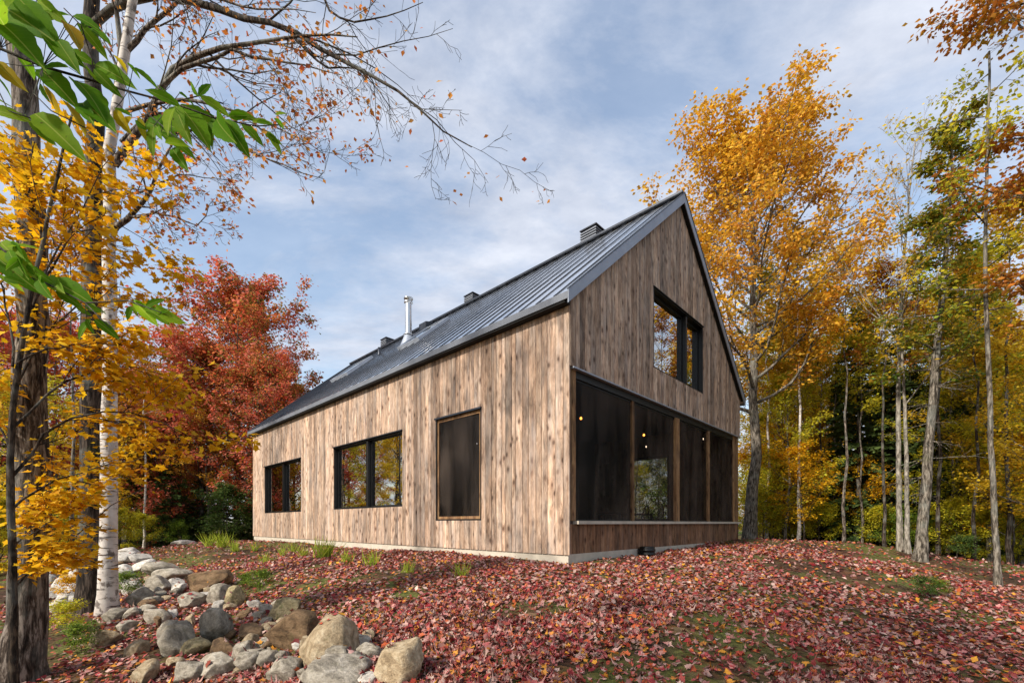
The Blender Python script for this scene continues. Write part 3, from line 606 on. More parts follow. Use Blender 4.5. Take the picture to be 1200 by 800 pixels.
# porch furniture and lamps
PF = EYE - ZB + CB + .12
def porch_things():
    tx, ty = h2w(6.5, 2.55)
    t = empty('dining_table', (tx, ty, PF), HROT); tag(t, 'dark dining table inside the screened porch', 'table')
    MB().box((-1.1, -.45, .71), (1.1, .45, .75)).build('table_top', M['dark_wood'], t)
    for a in (-1, 1):
        for b in (-1, 1): MB().box((a*1.0-.035, b*.36-.035, 0), (a*1.0+.035, b*.36+.035, .71)).build('leg', M['dark_wood'], t)
    def chair(x, y, rz, label):
        wx, wy = h2w(x, y); c = empty('porch_chair', (wx, wy, PF), HROT+rz); tag(c, label, 'chair', 'chairs at the porch table')
        MB().box((-.23, -.22, .42), (.23, .22, .46)).build('seat', M['dark_wood'], c)
        for a in (-1, 1):
            for b in (-1, 1): MB().tube([(a*.23, b*.22, 0), (a*.18, b*.17, .42)], [.014, .02], 6).build('leg', M['dark_wood'], c)
        arc = [(.22*math.cos(th), .2+.1*math.sin(th), .46+.5*math.sin(th)) for th in np.linspace(0, math.pi, 13)]
        MB().tube(arc, .016, 6).build('back_hoop', M['dark_wood'], c)
        for k in (-2, -1, 0, 1, 2):
            xx = k*.07; MB().tube([(xx*.8, .19, .46), (xx, .2+.1*math.sqrt(max(0, 1-(xx/.22)**2)), .46+.49*math.sqrt(max(0, 1-(xx/.22)**2)))], .008, 5).build('spindle', M['dark_wood'], c)
    chair(5.95, 1.85, math.pi, 'hoop back chair on the near side of porch table, nearer the long wall')
    chair(6.95, 1.85, math.pi, 'hoop back chair on the near side of porch table, nearer the woods')
    chair(6.0, 3.3, 0, 'hoop back chair on the far side of porch table, nearer the long wall')
    chair(7.0, 3.3, 0, 'hoop back chair on the far side of porch table, nearer the woods')
    for x, y, zrel, big, lab in ((3.93, 2.5, 2.9, 1, 'glowing pendant bulb at the left end of the porch screens'), (7.0, 2.2, 2.83, 1, 'glowing pendant bulb behind the second porch screen'),
                            (7.35, 2.3, 2.5, 0, 'small pale pendant lamp hanging below the second porch screen bulb'), (8.3, .8, 2.69, 0, 'small pale reflection behind the third porch screen, built as a glowing lamp')):  # the last one is a reflection, added as a small glowing bulb
        wx, wy = h2w(x, y); top = EYE + 3.2
        p = empty('pendant_lamp', (wx, wy, EYE+zrel)); tag(p, lab, 'lamp', 'porch pendant lamps')
        MB().tube([(0, 0, .06), (0, 0, top-EYE-zrel)], .006, 5).build('cord', M['black'], p)
        MB().lathe((0, 0, 0), [(.0, .1), (.022, .1), (.024, .04), (0, .04)], 10).build('socket', M['black'], p, True)
        rB = .036 if big else .018
        MB().lathe((0, 0, 0), [(0, -rB), (rB*.7, -rB*.7), (rB, 0), (rB*.7, rB*.6), (.02, .045), (0, .046)], 12).build('bulb', M['bulb'] if big else M['spot'], p, True)
porch_things()

# ------------------------------------------------------------------ trees
class Tree:
    def __init__(s, seed): s.r = np.random.default_rng(seed); s.wv = []; s.wf = []; s.k = 0; s.P = []; s.D = []; s.N = []; s.S = []
    def tube(s, path, rad, sides):
        v, f = tube_np(path, rad, sides); s.wv.append(v); s.wf.append(f + s.k); s.k += len(v)
    def leaves(s, path, n, size, spread, droop=.3, flat=.6):
        r = s.r; t = r.random(n)**.8; i = t*(len(path)-1); a = np.minimum(i.astype(int), len(path)-2); fr = (i-a)[:, None]
        p = path[a]*(1-fr) + path[a+1]*fr
        o = r.normal(size=(n, 3)); o[:, 2] *= .6; p = p + o*spread
        d = o + r.normal(size=(n, 3))*.5; d[:, 2] = d[:, 2]*.4 - droop
        nn = r.normal(size=(n, 3)); nn[:, 2] = np.abs(nn[:, 2]) + flat
        s.P.append(p); s.D.append(d); s.N.append(nn); s.S.append(size*r.uniform(.5, 1.35, n))
    def limb(s, p, d, L, rad, lev, pr):
        r = s.r; n = (8, 6, 5, 4)[min(lev, 3)]; d = unit(d); path = [np.array(p, float)]; st = L/(n-1)
        for i in range(n-1):
            d = unit(d + r.normal(size=3)*pr['wob'][lev] + np.array([0, 0, pr['up'][lev]])); path.append(path[-1] + d*st)
        path = np.array(path); s.along(path, rad, lev, pr)
    def along(s, path, rad, lev, pr, tip=.25, t0=None):
        r = s.r; n = len(path); L = np.linalg.norm(np.diff(path, axis=0), axis=1).sum()
        s.tube(path, np.linspace(rad, max(rad*tip, .0025), n), (8, 6, 4, 3)[min(lev, 3)])
        if lev < pr['levels']:
            k = pr['kids'][lev]; k = max(2, int(round(k * (L / pr['ref'][lev]) if pr.get('ref') else k)))
            for j in range(k):
                t = (t0 if t0 is not None else pr['start'][lev]) + (1 - (t0 if t0 is not None else pr['start'][lev])) * (j + r.random()) / k
                x = min(t, .999)*(n-1); a = int(x); q = path[a]*(1-(x-a)) + path[a+1]*(x-a); td = unit(path[a+1]-path[a])
                pe = unit(np.cross(td, r.normal(size=3)))
                if pr.get('planar') and lev >= 1: pe[2] *= pr['planar']; pe = unit(pe)
                an = pr['ang'][lev]*r.uniform(.75, 1.25)
                cd = td*math.cos(an) + pe*math.sin(an)
                cl = pr['len'][lev]*L*(1 - .55*t)*r.uniform(.7, 1.3)
                s.limb(q, cd, cl, max(.003, rad*(1-(1-tip)*t)*pr['rr'][lev]), lev+1, pr)
        if lev >= pr['leaf_from'] and pr['leaves'] > 0:
            nl = r.poisson(pr['leaves'] * (1 if lev == pr['levels'] else .6))
            if nl and r.random() < pr.get('keep', 1): s.leaves(path, nl, pr['size'], pr['spread'], pr.get('droop', .3), pr.get('flat', .6))
    def wood_mesh(s, name, mat):
        return np_mesh(name, np.concatenate(s.wv), np.concatenate(s.wf), mat, True)
    def leaf_arrays(s): return [np.concatenate(a) for a in (s.P, s.D, s.N, s.S)]
    def leaf_mesh(s, name, mat, tmpl=KITE):
        v, f = leaves_np(tmpl, *s.leaf_arrays()); return np_mesh(name, v, f, mat)

BASE = dict(levels=3, kids=(10, 7, 5), start=(.25, .2, .2), ang=(.8, .75, .7), len=(.5, .5, .5), rr=(.5, .5, .5), wob=(.08, .12, .18, .2), up=(.02, .04, .02, 0),
            leaf_from=2, leaves=16, size=.10, spread=.13)
def trunk_path(T, H, lean=(0, 0), wob=.06, n=14):
    z = np.linspace(-.15, H, n); x = np.cumsum(T.r.normal(size=n))*wob; y = np.cumsum(T.r.normal(size=n))*wob; x -= x[0]; y -= y[0]
    return np.stack([x+lean[0]*z/H, y+lean[1]*z/H, z], 1)
def flare(n, r, top=.15):
    a = np.linspace(1, top, n)*r; a[0] *= 1.35; a[1] *= 1.05; return a
def crown_tree(seed, H, r, cb, width, pr, nl=24, top_pow=.7, shape='round', lean=(0, 0)):
    """trunk with limbs whose reach follows a crown outline"""
    T = Tree(seed); p = trunk_path(T, H*.93, lean); T.tube(p, flare(len(p), r, .12), 12)
    for j in range(nl):
        t = cb + (1-cb)*((j+T.r.random())/nl)**.85; x = min(t, .999)*(len(p)-1); a = int(x); q = p[a]*(1-(x-a))+p[a+1]*(x-a)
        u = (t-cb)/(1-cb)
        reach = width*(math.sin(math.pi*min(1, (.18+.82*u))**.8)**.75 if shape == 'round' else (1-u)**.8+.08)
        az = j*2.4 + T.r.normal()*.4; el = (.35+.75*u) if shape == 'round' else (.1 + .5*u)
        d = np.array([math.cos(az)*math.cos(el), math.sin(az)*math.cos(el), math.sin(el)])
        Ln = max(.5, reach/ max(.45, math.cos(el)))*T.r.uniform(.75, 1.12)
        T.limb(q, d, Ln, r*.42*(1-.75*t), 1, pr)
    return T
def proto(T, name, bark, leaf, tmpl=KITE):
    return (T.wood_mesh(name+'_trunk', M[bark]), T.leaf_mesh(name+'_crown', M[leaf], tmpl) if T.P else None)
def place(pt, name, loc, s=1.0, rz=0.0, label=None, cat='tree', group=None, leaf=None, bark=None, sz=None):
    o = empty(name, loc, rz); o.scale = (s, s, sz or s)
    tr = link(bpy.data.objects.new('trunk', pt[0]), o)
    if bark: tr.material_slots[0].link = 'OBJECT'; tr.material_slots[0].material = M[bark]
    if pt[1]:
        c = link(bpy.data.objects.new('crown', pt[1]), o)
        if leaf: c.material_slots[0].link = 'OBJECT'; c.material_slots[0].material = M[leaf]
    tag(o, label, cat, group); return o

def conifer(seed, H, Lmax, r):
    T = Tree(seed); p = trunk_path(T, H, wob=.02, n=10); T.tube(p, flare(10, r, .06), 8); z = .06*H
    while z < H*.985:
        u = z/H; L = Lmax*(1-u)**.85 + .12
        for k in range(5):
            az = T.r.random()*6.28; el = -.12 + .5*u + T.r.normal()*.08
            d = np.array([math.cos(az)*math.cos(el), math.sin(az)*math.cos(el), math.sin(el)]); n = 6; l = L*T.r.uniform(.7, 1.1)
            t = np.linspace(0, 1, n)[:, None]; path = np.array([0, 0, z]) + d*l*t; path[:, 2] -= (t[:, 0]**2)*l*.22
            path[:, :2] += [np.interp(z, p[:, 2], p[:, 0]), np.interp(z, p[:, 2], p[:, 1])]
            T.tube(path, np.linspace(.018, .004, n), 3)
            m = int(16 + 36*l); tt = T.r.random(m)**.7; i = tt*(n-1); a = np.minimum(i.astype(int), n-2); fr = (i-a)[:, None]
            q = path[a]*(1-fr)+path[a+1]*fr; side = np.cross(d, [0, 0, 1]); sg = T.r.choice([-1, 1], m)[:, None]
            dd = d*.7 + side*sg*T.r.uniform(.3, 1, (m, 1)); dd[:, 2] += T.r.normal(size=m)*.3 - .25
            T.P.append(q); T.D.append(dd); T.N.append(np.array([0, 0, .5]) + T.r.normal(size=(m, 3))*.7); T.S.append(T.r.uniform(.18, .38, m)*(1.1-.5*u))
        z += .22 + .1*(1-u)
    return T
NEEDLE = (np.array([(0,0,0), (.17,.35,-.05), (.14,.7,-.06), (0,1,-.1), (-.14,.7,-.06), (-.17,.35,-.05)]), np.array([(0,1,2),(0,2,3),(0,3,4),(0,4,5)]))

pF = dict(BASE, kids=(0, 7, 5), ref=None, leaves=15, spread=.11, size=.13)
pLoose = dict(BASE, kids=(0, 6, 4), leaves=9, spread=.11, size=.13)
PR = {}
PR['orange'] = proto(crown_tree(14, 16.4, .24, .34, 4.4, dict(pF, kids=(0, 10, 6), leaves=15, size=.14, spread=.13), 46), 'orange_maple', 'bark_grey', 'l_orange')
PR['forest_a'] = proto(crown_tree(21, 13, .14, .28, 2.9, dict(pF, leaves=13, size=.125), 24), 'forest_a', 'bark_grey', 'l_gold')
PR['forest_b'] = proto(crown_tree(22, 15, .16, .40, 3.2, dict(pLoose, leaves=12, size=.125), 24), 'forest_b', 'bark', 'l_gold')
PR['forest_c'] = proto(crown_tree(23, 10, .10, .15, 2.5, dict(pF, leaves=12, planar=.35, size=.12), 22), 'forest_c', 'bark_grey', 'l_yelgreen')
PR['under_a'] = proto(crown_tree(31, 5.2, .05, .18, 1.9, dict(pLoose, planar=.25, size=.11, leaves=10, flat=1.6), 16), 'under_a', 'bark_sap', 'l_yellow')
PR['under_b'] = proto(crown_tree(32, 3.2, .035, .08, 1.5, dict(pLoose, planar=.4, size=.11, leaves=11, flat=1.2), 16), 'under_b', 'bark_sap', 'l_yelgreen')
PR['red'] = proto(crown_tree(41, 15.0, .2, .10, 4.9, dict(pF, kids=(0, 9, 6), leaves=18, size=.17, spread=.15), 42), 'red_maple', 'bark', 'l_red')
PR['conifer'] = proto(conifer(51, 11, 1.55, .13), 'conifer', 'bark_dark', 'l_conifer', NEEDLE)
PR['conifer_b'] = proto(conifer(52, 6, 1.7, .08), 'conifer_b', 'bark_dark', 'l_conifer', NEEDLE)
PR['pole'] = proto(crown_tree(61, 14, .075, .62, 1.8, dict(pLoose, leaves=9, size=.12), 14), 'pole', 'bark_grey', 'l_gold')
PR['bush'] = proto(crown_tree(71, 1.5, .02, .05, .9, dict(pLoose, kids=(0, 5, 3), leaves=10, size=.10), 12), 'bush', 'bark_sap', 'l_weed')

def gp(px, Y): x = (px-HX)/F*Y; return (x, Y, g1(x, Y) - .05)
ORD = 'first second third fourth fifth sixth seventh eighth ninth tenth eleventh twelfth thirteenth fourteenth fifteenth sixteenth seventeenth eighteenth nineteenth twentieth'.split()
def ordn(i):
    if i < 20: return ORD[i]
    t = ['twenty', 'thirty', 'forty', 'fifty', 'sixty'][(i+1)//10 - 2]; u = (i+1) % 10
    return t + '-' + ORD[u-1] if u else t[:-1] + 'ieth'

# ---- named trees of the right side
def tree_px(T, pts, r0, r1, sides=12):
    p = np.array(pts); n = 26; c = np.concatenate([[0], np.cumsum(np.linalg.norm(np.diff(p, axis=0), axis=1))]); t = np.linspace(0, c[-1], n)
    path = np.stack([np.interp(t, c, p[:, k]) for k in range(3)], 1)
    for _ in range(2): path[1:-1] = (path[:-2] + path[1:-1]*2 + path[2:])/4
    path[1:, :2] += T.r.normal(size=(n-1, 2))*r0*.08
    rad = np.linspace(r0, r1, n)*(1 + T.r.normal(size=n)*.03); rad[0] *= 1.5; rad[1] *= 1.15
    T.tube(path, rad, sides); return path, rad
def own_tree(name, T, base, bark, leaf, label, tmpl=KITE, cat='tree'):
    o = empty(name, tuple(base)); b = np.array(base)
    me = T.wood_mesh(name+'_trunk', M[bark]); me.transform(Matrix.Translation(-Vector(base))); link(bpy.data.objects.new('trunk', me), o)
    if T.P:
        me = T.leaf_mesh(name+'_crown', M[leaf], tmpl); me.transform(Matrix.Translation(-Vector(base))); link(bpy.data.objects.new('crown', me), o)
    tag(o, label, cat); return o
def on_ground(px, Y, sink=.12): x = (px-HX)/F*Y; return np.array([x, Y, g1(x, Y)-sink])

def right_trees():
    place(PR['orange'], 'orange_maple', gp(878, 16.8), .95, 3.3, 'tall round orange maple rising behind the right slope of the roof')
    # twin bare stems
    for k, (bx, tx, Y, lab, sd) in enumerate(((1055, 1072, 12.8, 'slender almost bare grey tree with fine upward twigs, its left stem', 3), (1064, 1050, 12.6, 'thin bare grey pole standing close beside the almost bare tree', 4))):
        T = Tree(80+sd); b = on_ground(bx, Y); top = at(tx, (165 if k == 0 else 330), Y)
        p, r = tree_px(T, [b, at(bx-3, 480, Y), at((bx+tx)/2-6, 320, Y), top], .08 if k == 0 else .07, .012, 8)
        pr = dict(BASE, levels=3, kids=(0, 6, 4), ang=(.5, .5, .5), up=(.1, .12, .08, .03), leaves=.5 if k == 0 else 2.2, leaf_from=3, size=.11, spread=.06)
        n = 26 if k == 0 else 8
        for j in range(n):
            i = int(len(p)*(.5 + .48*j/n)); az = T.r.random()*6.28
            T.limb(p[min(i, 25)], (math.cos(az)*.6, math.sin(az)*.6, .8), T.r.uniform(1.4, 3.0)*(1-.4*j/n), max(.008, r[min(i, 25)]*.45), 1, pr)
        own_tree('bare_tree', T, b, 'bark_pale', 'l_gold', lab)
    # leaning hemlock-like tree
    T = Tree(90); Y = 11.9; b = on_ground(1077, Y)
    p, r = tree_px(T, [b, at(1086, 560, Y), at(1095, 430, Y), at(1110, 290, Y), at(1118, 140, Y)], .135, .02, 10)
    pr = dict(BASE, kids=(0, 7, 5), leaves=6, size=.105, spread=.09, planar=.3, up=(0, .0, .0, 0), flat=.8)
    for j in range(40):
        t = .42 + .57*j/40; i = min(25, int(t*26)); az = j*2.4
        T.limb(p[i], (math.cos(az), math.sin(az), .15), T.r.uniform(.6, 1.2)*(1.2-.75*(t-.42)/.58), max(.008, r[i]*.35), 1, pr)
    dead = dict(BASE, levels=2, kids=(0, 4, 0), leaves=0, up=(0, -.08, -.05, 0))
    for j in range(26):
        i = 4 + j % 9; az = T.r.random()*6.28; T.limb(p[i], (math.cos(az), math.sin(az), -.1), T.r.uniform(.5, 1.2), .011, 1, dead)
    own_tree('leaning_tree', T, b, 'bark_grey', 'l_olive', 'leaning tall tree with dead lower twigs and rusty green layered crown')
    # slim front sapling
    T = Tree(95); Y = 9.0; b = on_ground(1170, Y)
    p, r = tree_px(T, [b, at(1163, 560, Y), at(1158, 420, Y), at(1154, 320, Y), at(1160, 60, Y)], .055, .018, 8)
    pr = dict(BASE, kids=(0, 6, 4), leaves=4, size=.095, spread=.09, planar=.4)
    for j in range(12):
        t = .5 + .5*j/12; i = min(25, int(t*26)); az = j*2.4
        T.limb(p[i], (math.cos(az), math.sin(az), .35), T.r.uniform(.7, 1.3), max(.008, r[i]*.5), 1, pr)
    own_tree('slim_tree', T, b, 'bark_grey', 'l_yelgreen', 'slim smooth grey tree nearest the camera on the right, rooted in leaf litter')
    # overhanging rust crown at the right edge
    T = Tree(97); Y = 8.2; b = on_ground(1290, Y)
    p, r = tree_px(T, [b, at(1275, 500, Y), at(1262, 250, Y), at(1250, -150, Y)], .13, .05, 10)
    pr = dict(BASE, kids=(0, 7, 5), leaves=10, size=.10, spread=.13, planar=.5)
    for j in range(15):
        t = .35 + .65*j/15; i = min(25, int(t*26)); az = math.pi + T.r.normal()*.9
        T.limb(p[i], (math.cos(az), math.sin(az), .3+.2*T.r.random()), T.r.uniform(1.0, 1.8), max(.01, r[i]*.4), 1, pr)
    own_tree('rust_maple', T, b, 'bark_grey', 'l_rust', 'rust brown maple whose branches reach in from the right edge')
right_trees()

def left_trees():
    # T1: big rough trunk at the left edge
    T = Tree(101); Y = 4.3; b = on_ground(26, Y, .2)
    p, r = tree_px(T, [b, at(36, 610, Y), at(38, 420, Y), at(38, 260, Y), at(26, 120, Y), at(20, -20, Y), at(10, -400, Y)], .15, .05, 18)
    pr = dict(BASE, kids=(0, 6, 4), leaves=5, size=.09, spread=.12, keep=.5)
    for j in range(9):
        i = min(25, 18 + j*8//9); az = T.r.random()*6.28
        T.limb(p[i], (math.cos(az)*.8, math.sin(az)*.8, .55), T.r.uniform(1.6, 2.8), .03, 1, pr)
    own_tree('old_maple', T, b, 'bark', 'l_gold', 'thick rough barked maple trunk at the left edge')
    # T2: dark trunk with the long bare limb
    T = Tree(102); Y = 7.2; b = on_ground(104, Y, .2)
    p, r = tree_px(T, [b, at(107, 560, Y), at(106, 400, Y), at(112, 200, Y), at(108, 40, Y), at(100, -120, Y), at(92, -420, Y)], .17, .05, 14)
    bare = dict(BASE, kids=(9, 6, 4), start=(.3, .15, .15), ang=(.7, .7, .6), len=(.34, .45, .5), rr=(.42, .5, .5), up=(0, .01, .0, 0), wob=(.05, .16, .2, .25), leaves=.25, size=.08, leaf_from=3)
    Yl = 6.6
    def poly(pts, n=16):
        q = np.array([at(x, y, z) for x, y, z in pts]); c = np.concatenate([[0], np.cumsum(np.linalg.norm(np.diff(q, axis=0), axis=1))]); t = np.linspace(0, c[-1], n)
        return np.stack([np.interp(t, c, q[:, k]) for k in range(3)], 1) + T.r.normal(size=(n, 3))*.012
    T.along(poly([(106, 30, Y), (140, 2, 7.0), (200, -6, 6.9), (250, 8, 6.8), (300, 24, 6.7), (338, 33, 6.6), (380, 58, 6.5), (420, 82, 6.4), (470, 108, 6.3), (512, 150, 6.2), (552, 173, 6.1)]), .062, 0, bare, .1, .45)
    T.along(poly([(338, 33, 6.6), (355, 58, 6.5), (385, 80, 6.5), (415, 80, 6.5)], 8), .025, 1, bare, .3)
    T.along(poly([(372, -20, 6.6), (390, 20, 6.5), (430, 26, 6.4), (495, 5, 6.3)], 9), .02, 1, bare, .2)
    T.along(poly([(300, -40, 6.8), (345, -10, 6.7), (372, -20, 6.6)], 6), .03, 1, dict(bare, kids=(0, 2, 2)), .6)
    spr = dict(BASE, kids=(0, 7, 5), leaves=2.2, size=.075, spread=.08, keep=.45, leaf_from=2)
    for j in range(14):
        i = min(25, 16 + j*9//14); az = T.r.uniform(-1.2, 1.2)
        T.limb(p[i], (math.cos(az)*.8, math.sin(az)*.8, .6), T.r.uniform(1.6, 2.8), .03, 1, spr)
    own_tree('dark_maple', T, b, 'bark_dark', 'l_sparse', 'dark straight trunk beside the birch with a long bare limb over the sky')
    # T3: birch-like white trunk with sparse orange crown
    T = Tree(103); Y = 6.9; b = on_ground(126, Y, .2)
    p, r = tree_px(T, [b, at(127, 640, Y), at(130, 520, Y), at(128, 400, Y), at(129, 280, Y), at(126, 190, Y), at(137, 110, Y), at(152, 30, Y), at(165, -60, Y), at(185, -260, Y)], .122, .035, 14)
    sp = dict(BASE, kids=(8, 6, 4), start=(.12, .15, .15), ang=(.65, .7, .7), len=(.42, .48, .5), rr=(.45, .5, .5), up=(0, .02, 0, 0), wob=(.06, .14, .2, .22), leaves=2.8, size=.07, spread=.07, leaf_from=2, keep=.38)
    TT = Tree(113)
    def L(pts, r0, lev=0, pr=sp, tip=.12): TT.along(poly(pts, 12), r0, lev, pr, tip)
    L([(134, 195, 6.9), (165, 150, 6.9), (200, 82, 6.8), (235, 62, 6.7), (300, 48, 6.6), (360, 40, 6.5), (420, 45, 6.4)], .06)
    L([(180, 110, 6.85), (215, 80, 6.7), (270, 60, 6.6), (330, 72, 6.5), (400, 88, 6.4)], .035)
    L([(129, 275, 6.9), (150, 255, 6.9), (172, 232, 6.8), (196, 180, 6.6), (215, 150, 6.6)], .045)
    L([(150, 255, 6.9), (186, 250, 6.8), (230, 262, 6.7), (252, 232, 6.6)], .022)
    L([(140, 165, 6.9), (190, 130, 6.9), (250, 155, 6.7), (310, 185, 6.5), (380, 212, 6.4)], .032)
    L([(150, 130, 6.9), (200, 115, 6.8), (260, 125, 6.6), (330, 150, 6.5), (380, 180, 6.4)], .03)
    L([(148, 60, 6.9), (190, 20, 6.9), (230, -20, 6.8), (300, -50, 6.7)], .04)
    L([(137, 120, 6.9), (140, 60, 6.9), (135, -20, 6.9), (120, -120, 6.8)], .05)
    L([(160, -30, 6.9), (220, -10, 6.7), (290, 10, 6.5), (370, 15, 6.4)], .03)
    L([(128, 230, 6.9), (165, 225, 6.7), (210, 205, 6.5), (270, 210, 6.4)], .02, 0, dict(sp, leaves=2.5))
    T.P, T.D, T.N, T.S = TT.P, TT.D, TT.N, TT.S
    o = own_tree('birch_tree', T, b, 'birch', 'l_sparse', 'white barked birch trunk with peeling dark patches and sparse orange crown')
    me = TT.wood_mesh('birch_limbs', M['bark']); me.transform(Matrix.Translation(-Vector(b))); link(bpy.data.objects.new('limbs', me), o)
    return poly
left_trees()

def yellow_sapling():
    T = Tree(104); Y = 3.7; b = on_ground(16, Y, .1)
    o = empty('yellow_maple_sapling', tuple(b)); tag(o, 'thin dark maple sapling with drifts of golden yellow leaves, left edge', 'tree')
    p, r = tree_px(T, [b, at(15, 650, Y), at(10, 540, Y), at(18, 440, Y), at(38, 335, 3.8), at(62, 230, 3.9), at(85, 130, 4.0)], .035, .008, 8)
    pr = dict(BASE, levels=3, kids=(7, 5, 0), start=(.15, .15, .2), ang=(.75, .7, .7), len=(.42, .5, .5), rr=(.5, .5, .5), up=(0, .0, 0, 0), wob=(.05, .12, .18, .2), leaves=12, leaf_from=1, size=.068, spread=.08, planar=.35, droop=.45, flat=1.2)
    pr['levels'] = 2
    def L(pts, r0, n=9):
        q = np.array([at(x, y, z) for x, y, z in pts]); c = np.concatenate([[0], np.cumsum(np.linalg.norm(np.diff(q, axis=0), axis=1))]); t = np.linspace(0, c[-1], n)
        T.along(np.stack([np.interp(t, c, q[:, k]) for k in range(3)], 1) + T.r.normal(size=(n, 3))*.012, r0, 0, pr, .15)
    L([(12, 560, 3.7), (60, 500, 3.9), (130, 478, 4.2), (200, 498, 4.5), (250, 520, 4.7)], .013)
    L([(12, 500, 3.7), (70, 450, 4.0), (140, 425, 4.4), (215, 445, 4.8)], .012)
    L([(16, 450, 3.7), (60, 385, 4.1), (120, 335, 4.5), (190, 372, 4.8)], .012)
    L([(30, 370, 3.8), (70, 290, 4.0), (110, 225, 4.2), (135, 175, 4.3)], .010)
    L([(18, 430, 3.7), (2, 340, 3.9), (-30, 260, 4.1)], .010)
    L([(11, 600, 3.7), (60, 562, 4.0), (125, 545, 4.3), (175, 535, 4.6)], .011)
    L([(14, 640, 3.7), (55, 612, 4.0), (100, 592, 4.4)], .008)
    L([(15, 690, 3.7), (55, 650, 3.9), (95, 648, 4.2)], .007)
    L([(34, 355, 3.8), (85, 275, 4.2), (150, 262, 4.6), (200, 300, 4.9)], .010)
    L([(50, 280, 3.9), (40, 220, 4.1), (55, 185, 4.2), (90, 190, 4.3)], .008)
    L([(20, 425, 3.7), (50, 410, 3.8), (110, 400, 4.0), (160, 410, 4.3)], .009)
    L([(14, 520, 3.7), (-20, 470, 3.9), (-70, 440, 4.1)], .009)
    me = T.wood_mesh('sapling_trunk', M['bark_sap']); me.transform(Matrix.Translation(-Vector(b))); link(bpy.data.objects.new('trunk', me), o)
    P, D, N, S = T.leaf_arrays()
    px = HX + F*P[:, 0]/P[:, 1]; vis = (px > 2) & (px < 400); order = np.argsort(np.where(vis, P[:, 1]/S, 1e9)); top = order[:280]; rest = order[280:]
    v, f = leaves_np(MAPLE, P[rest], D[rest], N[rest], S[rest]); me = np_mesh('foliage', v - b, f, M['l_yellow'])
    c = link(bpy.data.objects.new('foliage', me), o); c['kind'] = 'stuff'
    lm = np_mesh('yellow_leaf', MAPLE[0], MAPLE[1], M['l_yellow'])
    for i in top: leaf_obj('leaf', lm, P[i]-b, D[i], N[i], S[i], o)
def leaf_obj(name, me, p, d, n, s, parent):
    d = unit(d); x = unit(np.cross(d, n)); n = np.cross(x, d)
    o = bpy.data.objects.new(name, me); COL.objects.link(o); o.parent = parent
    o.matrix_local = Matrix(((x[0]*s, d[0]*s, n[0]*s, p[0]), (x[1]*s, d[1]*s, n[1]*s, p[1]), (x[2]*s, d[2]*s, n[2]*s, p[2]), (0, 0, 0, 1)))
    return o
yellow_sapling()

